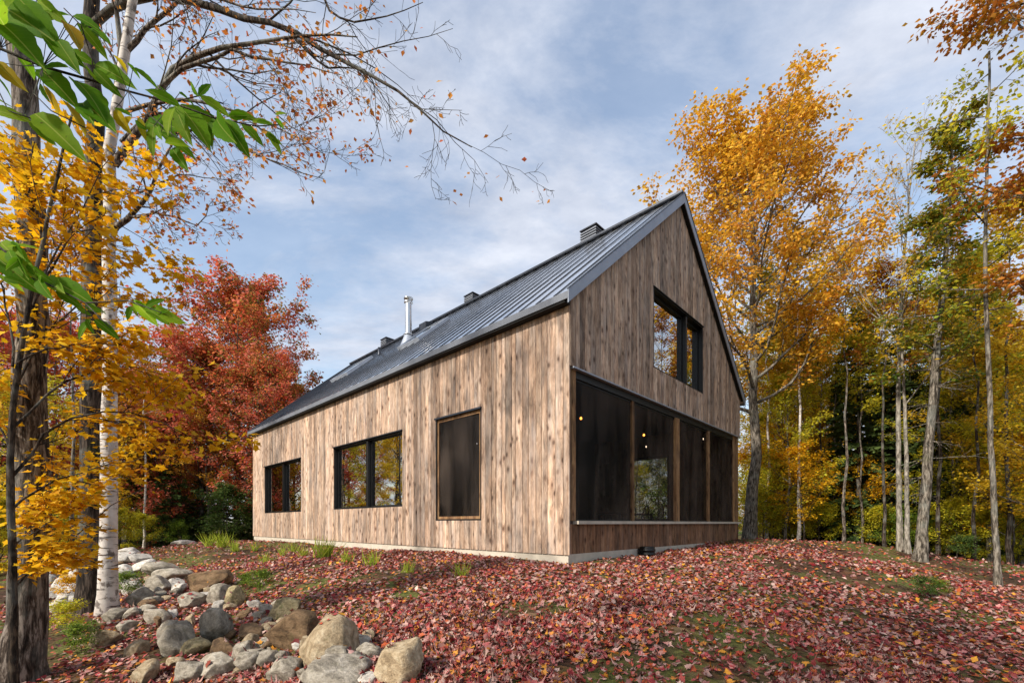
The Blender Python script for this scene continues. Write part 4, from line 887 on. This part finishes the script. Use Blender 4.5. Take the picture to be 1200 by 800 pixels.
def green_branches():
    r = np.random.default_rng(5)
    z1 = [(0,80,130,190),(20,30,150,110),(130,0,215,70),(60,-10,195,140),(230,80,280,155,1),(270,80,372,195),(255,55,345,95),(330,225,215,160),(330,225,455,285),(325,240,415,332),(240,235,130,228),
          (150,295,212,400,1),(215,345,308,462,1),(140,240,255,345),(260,280,372,388),(295,365,382,422),(120,395,275,525),(85,395,185,512),(-30,380,98,412),(-40,310,42,382),(-40,240,42,325),(-20,215,78,302,1),
          (462,235,555,305),(545,295,612,352),(392,190,442,242,1),(690,335,655,280),(690,335,730,285),(695,335,800,400),(622,325,682,365),(612,368,565,445),(612,368,648,485),(625,372,724,485),(748,408,725,505),(752,410,785,475),
          (778,415,858,528),(798,392,892,412),(838,428,914,500),(875,425,955,425),(952,412,992,448),(928,455,978,532),(508,422,605,472),(558,462,675,538),(598,515,642,580),(458,408,422,448,1),(484,408,502,482,1),
          (534,438,522,535),(400,378,442,455,1),(170,60,240,40),(90,110,30,170),(200,140,260,230),(310,100,380,140),(60,190,120,260)]
    z2 = [(0,70,100,170),(-20,115,130,240),(-10,185,90,240),(30,100,75,185),(130,190,165,262),(165,200,310,262),(195,235,278,292),(262,288,315,325),(298,285,372,312),(300,335,322,388),(328,338,412,402),(455,292,440,338),
          (465,275,542,352),(505,295,582,348),(540,295,628,352),(90,150,180,210)]
    def branch(stem_px, leaf_list, oy, label, Y0, sub=()):
        root = at(stem_px[0][0], stem_px[0][1], Y0-.1); o = empty('leafy_branch', tuple(root)); tag(o, label, 'branch', 'green branches hanging in from the left')
        st = MB(); pts = [at(x, y, Y0 + .0006*(x)) - root for x, y in stem_px]; st.tube(pts, np.linspace(.007, .002, len(pts)), 6)
        for s_ in sub: st.tube([at(x, y, Y0 + .0006*x) - root for x, y in s_], .0025, 5)
        lmg = np_mesh('oval_leaf', OVAL[0], OVAL[1], M['l_branch'], True); lmy = np_mesh('oval_leaf_y', OVAL[0], OVAL[1], M['l_branch_y'], True)
        sp = np.array([at(x, y, Y0 + .0006*x) for x, y in stem_px])
        for q in leaf_list:
            k = 2.9625; a = (q[0]/k, oy + q[1]/k); b = (q[2]/k, oy + q[3]/k); Y = Y0 + .0006*a[0] + r.normal()*.05
            pa = at(*a, Y); pb = at(*b, Y + r.normal()*.05); d = pb - pa; L_ = np.linalg.norm(d)
            n = unit(np.array([0, -1, .35]) + r.normal(size=3)*.45)
            leaf_obj('leaf', lmy if len(q) > 4 else lmg, pa - root, d, n, L_*.98, o)
            if r.random() < .55:
                d2 = d + r.normal(size=3)*L_*.55; leaf_obj('leaf', lmg, pa - root + r.normal(size=3)*.012, d2, unit(n + r.normal(size=3)*.5), L_*r.uniform(.6, .85), o)
            i = np.argmin(np.linalg.norm(sp - pa, axis=1)); m = (sp[i] + pa)/2 - np.array([0, 0, .006])
            st.tube([sp[i]-root, m-root, pa-root], .0014, 4)
        st.build('stem', M['bark_sap'], o, True)
    branch([(-260, -30), (-120, 10), (0, 57), (50, 78), (110, 95), (150, 107), (200, 120), (250, 138), (300, 148), (330, 146)], z1, 0, 'sunlit green leafy branch across the top left corner', 1.9,
           [[(110, 95), (108, 70), (95, 30), (75, 10)], [(150, 107), (175, 135), (205, 160), (225, 175)], [(50, 78), (40, 110), (60, 130), (100, 150)], [(0, 57), (-10, 90), (10, 130), (40, 140)], [(200, 120), (235, 112), (262, 122)]])
    branch([(-240, 220), (-100, 255), (0, 290), (50, 330), (100, 355), (150, 352), (205, 372)], z2, 260, 'drooping green leafy twig against the yellow maple leaves at left', 2.1, [[(100, 355), (130, 385)]])
    # thin curved twig
    b = on_ground(27, 4.4, .05); q = [b, at(35, 700, 4.4), at(55, 660, 4.4), at(92, 625, 4.4), (at(130, 592, 4.4)), at(172, 570, 4.4)]
    o = MB().tube([p - b for p in q], np.linspace(.012, .003, 6), 6).build('arching_stem', M['bark_grey'], None, True); o.location = tuple(b)
    tag(o, 'thin bare stem arching up across the big maple trunk', 'stem')
green_branches()

# ---- woods: list of (kind, px, depth, scale, leaf material, bark)
WOODS = []
def woods():
    R = random.Random(12)
    def add(k, px, Y, s, leaf=None, bark=None): WOODS.append([k, px, Y, s, leaf, bark])
    # left woods
    add('red', 278, 27, 1.0, 'l_red'); add('red', 322, 25, .70, 'l_red'); add('red', 235, 25, .74, 'l_red'); add('forest_a', 340, 27, .78, 'l_orange'); add('forest_a', 245, 24, .62, 'l_orange'); add('forest_a', 350, 30, .62, 'l_orange'); add('red', 190, 24, .5, 'l_red'); add('red', 215, 33, .72, 'l_pink'); add('red', 335, 34, .72, 'l_red'); add('forest_b', 638, 30, 1.16, 'l_gold'); add('forest_a', 432, 34, 1.0, 'l_gold'); add('red', 60, 24, .75, 'l_pink'); add('red', 150, 26, .62, 'l_red'); add('forest_a', -20, 20, .9, 'l_pink')
    add('conifer_b', 200, 23, .8); add('conifer_b', 235, 25, .7); add('conifer_b', 262, 24, .62); add('conifer_b', 285, 27, .6); add('conifer', 222, 33, .75); add('conifer', 10, 22, .8)
    for px, Y, s, l in ((175, 24, .7, 'l_yelgreen'), (255, 29, .62, 'l_green'), (120, 21, .8, 'l_gold'), (20, 17, .7, 'l_yelgreen'), (-60, 15, .8, 'l_gold'), (300, 30, .55, 'l_green'), (75, 33, .9, 'l_gold'), (-120, 22, .9, 'l_rust')): add('forest_c', px, Y, s, l)
    for px, Y, s in ((83, 14, .8), (168, 21, .75), (186, 26, .7), (140, 24, .8), (62, 22, .9), (232, 29, .8), (248, 24, .6), (50, 27, .9), (205, 30, .7)): add('pole', px, Y, s, 'l_rust', 'bark_grey' if R.random() < .6 else 'birch')
    for px, Y, s, l in ((140, 19, .55, 'l_yelgreen'), (165, 20, .5, 'l_yelgreen'), (100, 18, .6, 'l_yelgreen'), (45, 14, .6, 'l_yelgreen'), (190, 22, .5, 'l_green'), (210, 22, .4, 'l_weed'), (275, 24, .4, 'l_green'), (60, 17, .7, 'l_yellow'), (0, 13, .7, 'l_yelgreen'), (-60, 12, .8, 'l_gold'), (245, 23, .35, 'l_green')): add('under_b', px, Y, s, l)
    # left, outside the frame but mirrored in the long windows
    for px, Y, s, k, l in ((-200, 17, .95, 'forest_a', 'l_gold'), (-330, 18, .9, 'forest_b', 'l_orange'), (-430, 14, .9, 'forest_c', 'l_rust'), (-250, 25, .9, 'red', 'l_red'), (-500, 20, 1, 'forest_a', 'l_gold'), (-110, 29, .95, 'forest_b', 'l_gold'), (-300, 30, .8, 'conifer', None), (-180, 21, .8, 'under_a', 'l_yellow')): add(k, px, Y, s, l)
    # right woods
    for px, Y, s, l in ((905, 20, .8, 'l_gold'), (945, 22, .8, 'l_orange'), (985, 25, .8, 'l_gold'), (925, 28, .95, 'l_gold'), (1015, 24, .6, 'l_gold'), (1090, 24, .72, 'l_gold'), (1150, 20, .75, 'l_gold'), (1195, 17, .75, 'l_gold'), (1060, 30, .85, 'l_yelgreen'), (1120, 29, .9, 'l_yelgreen'), (1250, 22, .9, 'l_gold'), (1180, 27, .85, 'l_yelgreen'), (960, 33, 1, 'l_gold'), (1320, 18, .9, 'l_rust')): add('forest_a', px, Y, s, l)
    for px, Y, s in ((985, 20, .8), (1030, 22, .98), (1006, 18.5, 1.0), (1044, 18.0, .85), (1098, 17.0, .8), (1130, 20, 1.0), (955, 22, .75), (1068, 18, .9), (1150, 17, .95), (1175, 21, 1.05)): add('conifer', px, Y, s, 'l_conifer')
    for px, Y, s, l in ((920, 18, .7, 'l_yelgreen'), (1055, 24, .7, 'l_yelgreen'), (1040, 23, .7, 'l_gold'), (1110, 16, .72, 'l_yelgreen'), (1160, 15, .75, 'l_gold'), (1205, 14, .7, 'l_yelgreen'), (1135, 20, .8, 'l_gold'), (970, 21, .7, 'l_orange'), (895, 23, .7, 'l_yelgreen'), (1075, 20, .7, 'l_yelgreen'), (1230, 12, .7, 'l_gold')): add('forest_c', px, Y, s, l)
    for px, Y, s, b in ((897, 19, .9, 'birch'), (935, 17, .85, 'birch'), (922, 21, .9, 'bark_grey'), (958, 19, .85, 'bark_dark'), (978, 22, .8, 'bark'), (1010, 18, .85, 'bark_dark'), (1022, 20, .8, 'bark'), (1038, 16, .8, 'bark_dark'), (1100, 15, .85, 'bark_dark'), (1128, 17, .9, 'bark'), (1150, 18, .9, 'bark_grey'), (1185, 13, .85, 'bark_dark'), (1140, 13.5, .7, 'bark_dark'), (1090, 20, .9, 'bark'), (988, 16, .75, 'bark'), (1070, 18, .8, 'bark_dark'), (910, 25, .9, 'bark')): add('pole', px, Y, s, R.choice(('l_gold', 'l_rust', 'l_yelgreen')), b)
    for px, Y, s, l in ((945, 16.5, .75, 'l_yellow'), (1010, 18, .7, 'l_yellow'), (1130, 16, .8, 'l_yelgreen'), (1185, 14, .75, 'l_yellow'), (1070, 18, .8, 'l_yelgreen'), (900, 20, .8, 'l_yelgreen'), (975, 20, .8, 'l_yelgreen'), (1150, 19, 1, 'l_yellow'), (1215, 16, .9, 'l_yellow'), (1040, 22, 1, 'l_yellow')): add('under_a', px, Y, s, l)
    for px, Y, s, l in ((1110, 16, .34, 'l_yelgreen'), (1135, 16, .36, 'l_green'), (1160, 15, .5, 'l_yelgreen'), (1195, 15, .5, 'l_yelgreen'), (1090, 16.5, .4, 'l_yelgreen'), (895, 18, .6, 'l_yelgreen'), (915, 19, .55, 'l_yelgreen'), (960, 18, .6, 'l_yelgreen'), (1000, 19, .6, 'l_yelgreen'), (1030, 17, .55, 'l_yelgreen'), (1180, 16, .7, 'l_yelgreen'), (1060, 16, .5, 'l_weed'), (1120, 15, .6, 'l_yelgreen')): add('under_b', px, Y, s, l)
    for i in range(26):
        px = R.uniform(-80, 300); Y = R.uniform(22, 40); add(R.choice(('under_a', 'under_b', 'under_b')), px, Y, R.uniform(.6, 1.0), R.choice(('l_yelgreen', 'l_green', 'l_green', 'l_hemlock')))
    for i in range(30):
        px = 880 + i*11.5 + R.uniform(-5, 5); add('pole', px, R.uniform(17, 30), R.uniform(.6, .8), R.choice(('l_gold', 'l_yelgreen')), R.choice(('bark_dark', 'bark', 'bark_grey', 'bark_dark')))
    for i in range(54):
        px = R.uniform(872, 1260); Y = R.uniform(17, 34); add(R.choice(('under_a', 'under_a', 'under_b')), px, Y, R.uniform(.7, 1.1), R.choice(('l_yelgreen', 'l_yelgreen', 'l_yellow', 'l_yelgreen', 'l_gold')))
    for px, Y, k, s_, l in ((745, 27, 'forest_c', .62, 'l_yelgreen'), (770, 25, 'forest_c', .6, 'l_green'), (795, 29, 'forest_c', .65, 'l_yelgreen'), (760, 33, 'under_a', 1.1, 'l_yelgreen'), (785, 24, 'under_b', 1.0, 'l_weed'), (712, 26, 'forest_c', .6, 'l_yelgreen')): add(k, px, Y, s_, l)
    # deep woods closing the view on both sides and behind the house
    for i in range(60):
        px = R.uniform(-300, 560) if i % 2 else R.uniform(700, 1500); Y = R.uniform(36, 62); k = R.choice(('forest_a', 'forest_b', 'forest_c', 'forest_a', 'conifer', 'forest_c'))
        add(k, px, Y, R.uniform(.75, 1.0) if not (300 < px < 870) else R.uniform(.55, .7), R.choice(('l_gold', 'l_yelgreen', 'l_rust', 'l_orange', 'l_gold')) if k != 'conifer' else 'l_conifer')
    names = {'red': 'red_maple', 'forest_a': 'woodland_maple', 'forest_b': 'woodland_maple', 'forest_c': 'young_maple', 'under_a': 'understory_maple', 'under_b': 'leafy_shrub', 'conifer': 'spruce_tree', 'conifer_b': 'young_spruce', 'pole': 'pole_tree'}
    col = {'l_hemlock': 'olive green', 'l_red': 'scarlet and green', 'l_pink': 'pinkish red', 'l_gold': 'golden', 'l_yelgreen': 'yellow green', 'l_rust': 'rusty brown', 'l_orange': 'orange', 'l_green': 'dark green', 'l_yellow': 'bright yellow', 'l_weed': 'fresh green', None: 'dark green', 'l_conifer': 'dark green'}
    kindn = {'red': 'broad maple', 'forest_a': 'full crowned maple', 'forest_b': 'high crowned maple', 'forest_c': 'young low branched maple', 'under_a': 'layered understory maple', 'under_b': 'leafy shrub', 'conifer': 'spruce', 'conifer_b': 'low spruce', 'pole': 'slim bare pole tree'}
    bk = {'birch': 'white barked', 'bark_grey': 'grey barked', 'bark_dark': 'dark barked', 'bark': 'brown barked'}
    seen = {}
    for k, px, Y, s, leaf, bark in sorted(WOODS, key=lambda w: w[1]):
        side = 'left' if px < 600 else 'right'; deep = Y > 35
        d = ('%s %s' % (bk[bark], kindn[k])) if k == 'pole' else '%s %s' % (col[leaf], kindn[k])
        key = (d, side, deep); i = seen.get(key, 0); seen[key] = i + 1
        where = ('deep in the ' if deep else 'in the ') + ('left woods' if side == 'left' else 'right woods')
        lab = '%s %s, %s such from the left' % (d, where, ordn(i))
        place(PR[k], names[k], gp(px, Y), s, R.random()*6.28, lab, 'shrub' if k == 'under_b' else 'tree', ('woods left of the house' if side == 'left' else 'woods right of the house'), leaf, bark, s*R.uniform(.92, 1.08))
woods()
for i, (x, y, sc_, rz_) in enumerate(((-6.5, -4.5, .8, .3), (-1.5, -7.5, .85, 2.0))):
    place(PR['forest_b'], 'woodland_maple', (x, y, g1(x, y)-.05), sc_, rz_, 'golden maple standing behind the camera, %s from the left' % ordn(i), 'tree', 'maples shading the foreground', 'l_gold')

# ------------------------------------------------------------------ boulders
def rock_mesh(seed, mat_name):
    import bmesh
    r = np.random.default_rng(seed); bm = bmesh.new(); bmesh.ops.create_icosphere(bm, subdivisions=4, radius=1.0)
    planes = []
    for _ in range(13):
        n = unit(r.normal(size=3)); planes.append((n, r.uniform(.52, .86)))
    off = Vector(r.uniform(-50, 50, 3))
    for v in bm.verts:
        p = np.array(v.co)
        for n, d in planes:
            k = p @ n - d
            if k > 0: p = p - n*k*.96
        q = Vector(p); nz = mnoise.fractal(q*1.1 + off, 1.0, 2.0, 4)*.10 + mnoise.fractal(q*4 + off, .8, 2.1, 4)*.03
        v.co = q*(1 + nz)
    for f in bm.faces: f.smooth = True
    me = bpy.data.meshes.new('boulder'); bm.to_mesh(me); bm.free(); me.materials.append(M['rock_grey'])
    # unit box
    c = np.array([v.co for v in me.vertices]); lo, hi = c.min(0), c.max(0); c = (c - (lo+hi)/2)/((hi-lo)/2)
    me.vertices.foreach_set('co', c.astype(np.float32).ravel()); me.update()
    return me
RM = [rock_mesh(300+i, 'rock_grey') for i in range(14)]
def rock(i, px, py, w, h, mat, label, seed, group='boulders of the rock border', sub=.3, dep=None):
    r = random.Random(seed*7+1)
    base = hit(px, py + h*.42); Y = base[1]; ww = w*Y/F*1.08; hh = h*Y/F*1.08
    o = bpy.data.objects.new('boulder', RM[i % len(RM)]); COL.objects.link(o)
    o.scale = (ww/2, (dep or r.uniform(.75, 1.05))*ww/2, hh/2*1.12); o.location = (base[0], base[1] + ww*.18, base[2] + hh*.36)
    o.rotation_euler = (r.uniform(-.12, .12), r.uniform(-.15, .15), r.uniform(-.35, .35) + (math.pi if r.random() < .5 else 0))
    o.material_slots[0].link = 'OBJECT'; o.material_slots[0].material = M[mat]
    tag(o, label, 'boulder', group); return o
ROCKS = [
 (379,755,66,58,'rock_tan','largest rounded tan boulder at the front of the rock border'),
 (339,741,62,46,'rock_brown','brown angular boulder leaning left of the largest tan boulder'),
 (466,777,60,50,'rock_tan','wedge shaped tan boulder at the right end of the rock border'),
 (392,794,80,30,'rock_grey','broad pale boulder cut by the bottom edge below the largest boulder'),
 (331,714,38,26,'rock_moss','mossy boulder behind the brown angular boulder'),
 (249,736,34,42,'rock_grey','upright grey boulder in the middle of the rock border'),
 (198,751,42,40,'rock_grey','rough cracked grey boulder left of the upright grey boulder'),
 (272,701,21,26,'rock_moss','yellowish mossy boulder beside the green weeds'),
 (253,698,26,24,'rock_grey','pale squarish stone touching the yellowish mossy boulder'),
 (220,705,26,19,'rock_grey','grey wedge stone below the dark brown slab'),
 (240,684,48,26,'rock_brown','dark brown angular slab at the top of the rock border'),
 (183,668,36,20,'rock_grey','long grey boulder in the upper row near the birch'),
 (197,676,40,18,'rock_grey','flat grey boulder just below the long upper one'),
 (201,685,22,13,'rock_pale','small pale stone under the flat grey boulder'),
 (184,686,26,22,'rock_grey','blunt grey boulder below the upper row'),
 (259,760,27,21,'rock_brown','brown oval stone below the upright grey boulder'),
 (281,764,28,23,'rock_grey','round grey stone right of the brown oval stone'),
 (291,777,30,23,'rock_grey','grey stone under the round grey stone'),
 (293,742,40,16,'rock_brown','flat brownish slab left of the brown angular boulder'),
 (396,773,34,27,'rock_grey','grey peaked stone in front of the largest tan boulder'),
 (414,755,36,17,'rock_grey','low flat stone right of the largest tan boulder'),
 (433,765,30,18,'rock_grey','bluish grey stone beside the wedge shaped tan boulder'),
 (332,788,40,25,'rock_grey','grey boulder at the bottom edge left of the broad pale one'),
 (246,784,38,30,'rock_grey','large grey slab at the bottom edge below the brown oval stone'),
 (218,791,38,26,'rock_grey','grey block at the bottom edge left of the large slab'),
 (167,790,34,26,'rock_tan','tan boulder at the bottom left end of the rock border'),
 (203,778,20,14,'rock_tan','small tan stone between two bottom edge boulders'),
 (355,791,20,12,'rock_grey','small flat stone at the bottom edge between grey boulders'),
 (155,761,24,18,'rock_tan','tan stone left of the rough cracked grey boulder'),
 (328,770,20,15,'rock_grey','dark little stone below the brown angular boulder'),
 (221,727,12,13,'rock_tan','tiny tan stone above the upright grey boulder'),
 (256,711,14,12,'rock_pale','tiny pale stone below the pale squarish stone'),
 (313,736,22,12,'rock_tan','small tan slab behind the flat brownish slab'),
 (227,760,30,20,'rock_moss','mossy low stone left of the brown oval stone'),
 (182,724,36,18,'rock_grey','long tilted grey slab above the rough cracked boulder'),
 (160,701,26,22,'rock_grey','smooth grey boulder right of the birch trunk'),
 (132,722,28,15,'rock_grey','flat grey stone at the foot of the birch'),
 (123,749,30,20,'rock_tan','tan boulder in front of the birch foot'),
 (207,690,18,12,'rock_pale','little pale stone left of the dark brown slab'),
 (165,664,28,14,'rock_pale','pale boulder at the far end of the upper row'),
 (161,655,22,11,'rock_pale','pale stone behind the far end boulder'),
 (148,647,22,10,'rock_pale','small pale stone farthest along the rock border'),
 (146,668,18,12,'rock_pale','pale rubble stone just right of the birch trunk'),
 (210,636,24,6,'rock_pale','flat pale stone before the tall grass by the far house corner'),
 (140,683,20,14,'rock_pale','pale rubble stone low beside the birch trunk'),
 (176,706,20,12,'rock_grey','small grey stone above the long tilted slab'),
 (300,722,18,10,'rock_grey','small grey stone under the mossy boulder'),
 (280,786,16,10,'rock_tan','small tan stone at the bottom edge by the large slab'),
 (430,745,16,9,'rock_tan','small tan stone half buried right of the low flat stone'),
 (372,793,16,10,'rock_brown','small brown stone wedged at the bottom edge'),
 (145,735,20,12,'rock_grey','grey stone between birch foot and tilted slab'),
 (190,739,16,10,'rock_tan','small tan stone above the rough cracked boulder'),
 (306,757,14,10,'rock_grey','pebble sized grey stone left of the brown angular boulder'),
 (268,745,14,10,'rock_brown','pebble sized brown stone right of the upright grey boulder'),
]
for i, (px, py, w, h, m, lab) in enumerate(ROCKS): rock(i, px, py, w, h, m, lab, i)
PALE = [(60,672),(75,664),(88,672),(68,684),(84,690),(58,695),(75,702),(90,704),(64,712),(52,680),(80,655),(94,660),(70,650),(55,660),(145,655),(140,676),(152,690)]
for i, (px, py) in enumerate(PALE):
    rr2 = random.Random(i+900); rock(i*5+3, px, py, rr2.uniform(20, 32), rr2.uniform(10, 16), 'rock_pale', 'pale rubble stone heaped behind the dark trunk, %s from the left' % ordn(sorted(PALE).index((px, py))), 700+i, 'pale rubble behind the birch')

FILL = []
_r = random.Random(44)
while len(FILL) < 68:
    t = _r.random(); a = (150 + 300*t**1.3, 655 + 140*t**.9); px = a[0] + _r.gauss(0, 38); py = a[1] + _r.gauss(0, 16)
    if 128 < px < 470 and 640 < py < 798 and py > 640 + (px-150)*.33: FILL.append((px, py))
FILL.sort()
for i, (px, py) in enumerate(FILL):
    k = .45 + (py-640)/160; rock(i*3+1, px, py, _r.uniform(13, 23)*k, _r.uniform(8, 15)*k, _r.choice(('rock_grey', 'rock_tan', 'rock_pale', 'rock_brown', 'rock_grey')), 'little filler stone among the border boulders, %s from the left' % ordn(i), 1200+i, 'filler stones of the rock border')
# ------------------------------------------------------------------ leaf litter
def litter():
    r = np.random.default_rng(77); N = 215000
    rad = np.where(r.random(N) < .72, r.uniform(1.7, 14, N), r.uniform(9, 33, N)); th = r.uniform(-1.25, 1.25, N); X = rad*np.sin(th); Y = rad*np.cos(th)
    hx = (X-P0[0])*RC + (Y-P0[1])*RS; hy = -(X-P0[0])*RS + (Y-P0[1])*RC
    keep = ~((hx > -.01) & (hx < WID+.05) & (hy > -.01) & (hy < LEN))
    # mossy and bare patches
    nz = np.array([mnoise.noise(Vector((x*.75, y*.75, 3.1))) for x, y in zip(X, Y)]) + .4*np.array([mnoise.noise(Vector((x*2.1, y*2.1, 8.1))) for x, y in zip(X, Y)])
    px = HX + F*X/np.maximum(Y, .1); thin = nz > .26
    for cx_, cy_, rr_, k in ((at(870, 755, 3.5), 0, .5, .8), (at(985, 668, 7.2), 0, .75, .85), (at(620, 715, 4.4), 0, .35, .6), (at(300, 690, 7.2), 0, .4, .6), (at(840, 795, 2.85), 0, .3, .7), (at(700, 790, 2.9), 0, .22, .7), (at(1040, 655, 9), 0, .8, .7)):
        dd = np.hypot((X-cx_[0])/1.4, Y-cx_[1]); thin |= dd < rr_*(1 + .35*nz)
    keep &= ~(thin & (r.random(N) < .78))
    left = (px < 110) & (Y > 5) & (Y < 14); keep &= ~(left & (r.random(N) < .7))
    
    X, Y, rad, px = X[keep], Y[keep], rad[keep], px[keep]; n = len(X)
    Z = gz(X, Y); e = .05; nx = -(gz(X+e, Y)-Z)/e; ny = -(gz(X, Y+e)-Z)/e
    tilt = r.normal(size=(n, 3))*.38; NN = np.stack([nx, ny, np.ones(n)], 1) + tilt
    flip = r.random(n) < .12; NN[flip] += r.normal(size=(flip.sum(), 3))*.8
    D = np.stack([np.cos(a := r.uniform(0, 6.283, n)), np.sin(a), np.zeros(n)], 1); D -= NN*((D*NN).sum(1)/(NN*NN).sum(1))[:, None]
    S = r.uniform(.034, .070, n)*(1 + .05*np.maximum(rad-4, 0))
    P = np.stack([X, Y, Z + r.uniform(.006, .03, n)], 1)
    dg = bpy.context.evaluated_depsgraph_get(); bl = [o for o in COL.objects if o.name.startswith('boulder')]; q = random.Random(9); k = 0
    near = rad < 5.2
    idx = np.flatnonzero(near); r.shuffle(idx)
    for o in bl:
        for _ in range(q.choice((0, 1, 1, 2, 3))):
            px_, py_ = o.location.x + q.gauss(0, .35)*o.scale.x, o.location.y + q.gauss(0, .35)*o.scale.y
            ok, loc, nor, *_x = SC.ray_cast(dg, Vector((px_, py_, 4.0)), Vector((0, 0, -1)), distance=6)
            if ok and _x[1] is not None and _x[1].name.startswith('boulder') and nor.z > .4:
                i = idx[k]; k += 1; P[i] = np.array(loc) + np.array(nor)*.006; NN[i] = np.array(nor) + r.normal(size=3)*.12; D[i] = unit(np.cross(nor, r.normal(size=3))); X[i], Y[i], Z[i] = P[i]; px[i] = HX + F*X[i]/Y[i]
    py = HY - F*(Z-EYE)/Y; vis = (px > 5) & (px < 1195) & (py < 797)
    order = np.argsort(np.where(vis & near, Y/S, 1e9)); top = order[:300]; is_top = np.zeros(n, bool); is_top[top] = True
    vv = []; ff = []; kk = 0; var = r.integers(0, len(CURLS), n)
    for q in range(len(CURLS)):
        a = near & ~is_top & (var == q); v_, f_ = leaves_np(CURLS[q], P[a], D[a], NN[a], S[a]); vv.append(v_); ff.append(f_ + kk); kk += len(v_)
    v1, f1 = np.concatenate(vv), np.concatenate(ff); b = ~near; v2, f2 = leaves_np(KITE, P[b], D[b], NN[b], S[b])
    o = link(bpy.data.objects.new('leaf_litter', np_mesh('leaf_litter', np.concatenate([v1, v2]), np.concatenate([f1, f2+len(v1)]), M['litter'])))
    tag(o, 'carpet of fallen red, pink and tan maple leaves covering the ground', 'leaf litter', None, 'stuff')
    lms = [np_mesh('fallen_leaf', c_[0], c_[1], M['litter']) for c_ in CURLS]
    for i in top: leaf_obj('fallen_leaf', lms[var[i]], P[i], D[i], NN[i], S[i], o)
def curled(kx, ky, skew, wid, seed):
    q = np.random.default_rng(seed); c = MAPLE[0].copy(); c[1:, :2] *= 1 + q.normal(size=(len(c)-1, 2))*.10; c[:, 0] *= wid; c[:, 0] += skew*(c[:, 1]-.4)**2
    x = c[:, 0].copy(); y = c[:, 1]-.4
    c[:, 2] = kx*x*x + ky*y*y*np.sign(y) + q.normal(size=len(c))*.03; c[:, 0] = x/(1+abs(kx)*np.abs(x)*.7); return (c, MAPLE[1])
CURLS = [curled(.55, .4, 0, 1, 1), curled(-.7, .5, .15, .95, 2), curled(1.6, .3, -.1, .9, 3), curled(.2, -.9, .1, 1.05, 4), curled(2.6, .8, .2, .75, 5), curled(-.3, 1.2, 0, .6, 6), curled(.9, -.3, -.25, .85, 7)]
litter()

# ------------------------------------------------------------------ small plants
BLADE = (np.array([(-.02,0,0), (.02,0,0), (.016,.5,.04), (-.016,.5,.04), (0,1,.2)]), np.array([(0,1,2),(0,2,3),(3,2,4)]))
def tuft(px, py, hpx, n, label, mat='grass'):
    b = hit(px, py); r = np.random.default_rng(int(px*7+py)); H = 1.3*hpx*b[1]/F
    P = np.concatenate([r.normal(size=(n, 2))*H*.16, np.zeros((n, 1))], 1); D = np.concatenate([r.normal(size=(n, 2))*.38, np.ones((n, 1))], 1)
    NN = r.normal(size=(n, 3)); NN[:, 2] *= .2; v, f = leaves_np(BLADE, P, D, NN, H*r.uniform(.6, 1.15, n))
    me = np_mesh('grass_tuft', v, f, M[mat]); o = link(bpy.data.objects.new('grass_tuft', me)); o.location = tuple(b)
    tag(o, label, 'grass', 'grass tufts along the long wall')
TUFTS = [(380,654,20,90,'brightest yellow green grass tuft below the gap between the two windows'),(437,664,17,60,'grass tuft under the right half of the larger window'),(407,659,14,50,'small grass tuft just right of the brightest one'),
 (355,653,12,50,'low grass tuft just left of the brightest one'),(331,651,11,40,'low grass tuft under the smaller window'),(345,646,10,40,'tiny grass tuft close to the wall by the smaller window'),(310,660,12,40,'pale grass tuft in front of the smaller window'),
 (478,671,15,40,'thin grass tuft below the larger window right corner'),(541,676,17,45,'grass tuft nearest the camera, below the screened opening'),(298,646,10,40,'grass tuft by the far house corner'),
 (262,641,16,70,'tall grass tuft left of the far house corner'),(245,640,14,60,'grass tuft behind the flat pale stone'),(275,646,12,50,'grass tuft between the far house corner and the flat pale stone')]
for t in TUFTS: tuft(*t)
def weed(px, py, s, label, leaf='l_weed'):
    b = hit(px, py); o = place(PR['bush'], 'weed_plant', tuple(b), s, px*.1, label, 'plant', 'green weeds', leaf); return o
for w in ((305, 694, .20, 'dark green weed clump above the mossy boulder'), (288, 690, .15, 'green weed beside the yellowish mossy boulder'), (262, 738, .10, 'weed sprig against the upright grey boulder'),
          (1085, 705, .2, 'low green plant on the slope in front of the leaning tree', 'l_green'), (1100, 700, .15, 'pale green plant right of the low slope plant'), (150, 700, .28, 'green weed at the right foot of the birch'),
          (75, 745, .25, 'yellow green weed in front of the dark trunk', 'l_yelgreen'), (95, 765, .2, 'weed by the big maple foot', 'l_weed'), (85, 705, .3, 'yellowing sapling leaves beside the big maple trunk', 'l_yellow'), (1130, 655, .4, 'dark green bush behind the slim right tree', 'l_green'), (1160, 650, .35, 'dark bush at the far right under the woods', 'l_green')):
    weed(*w)
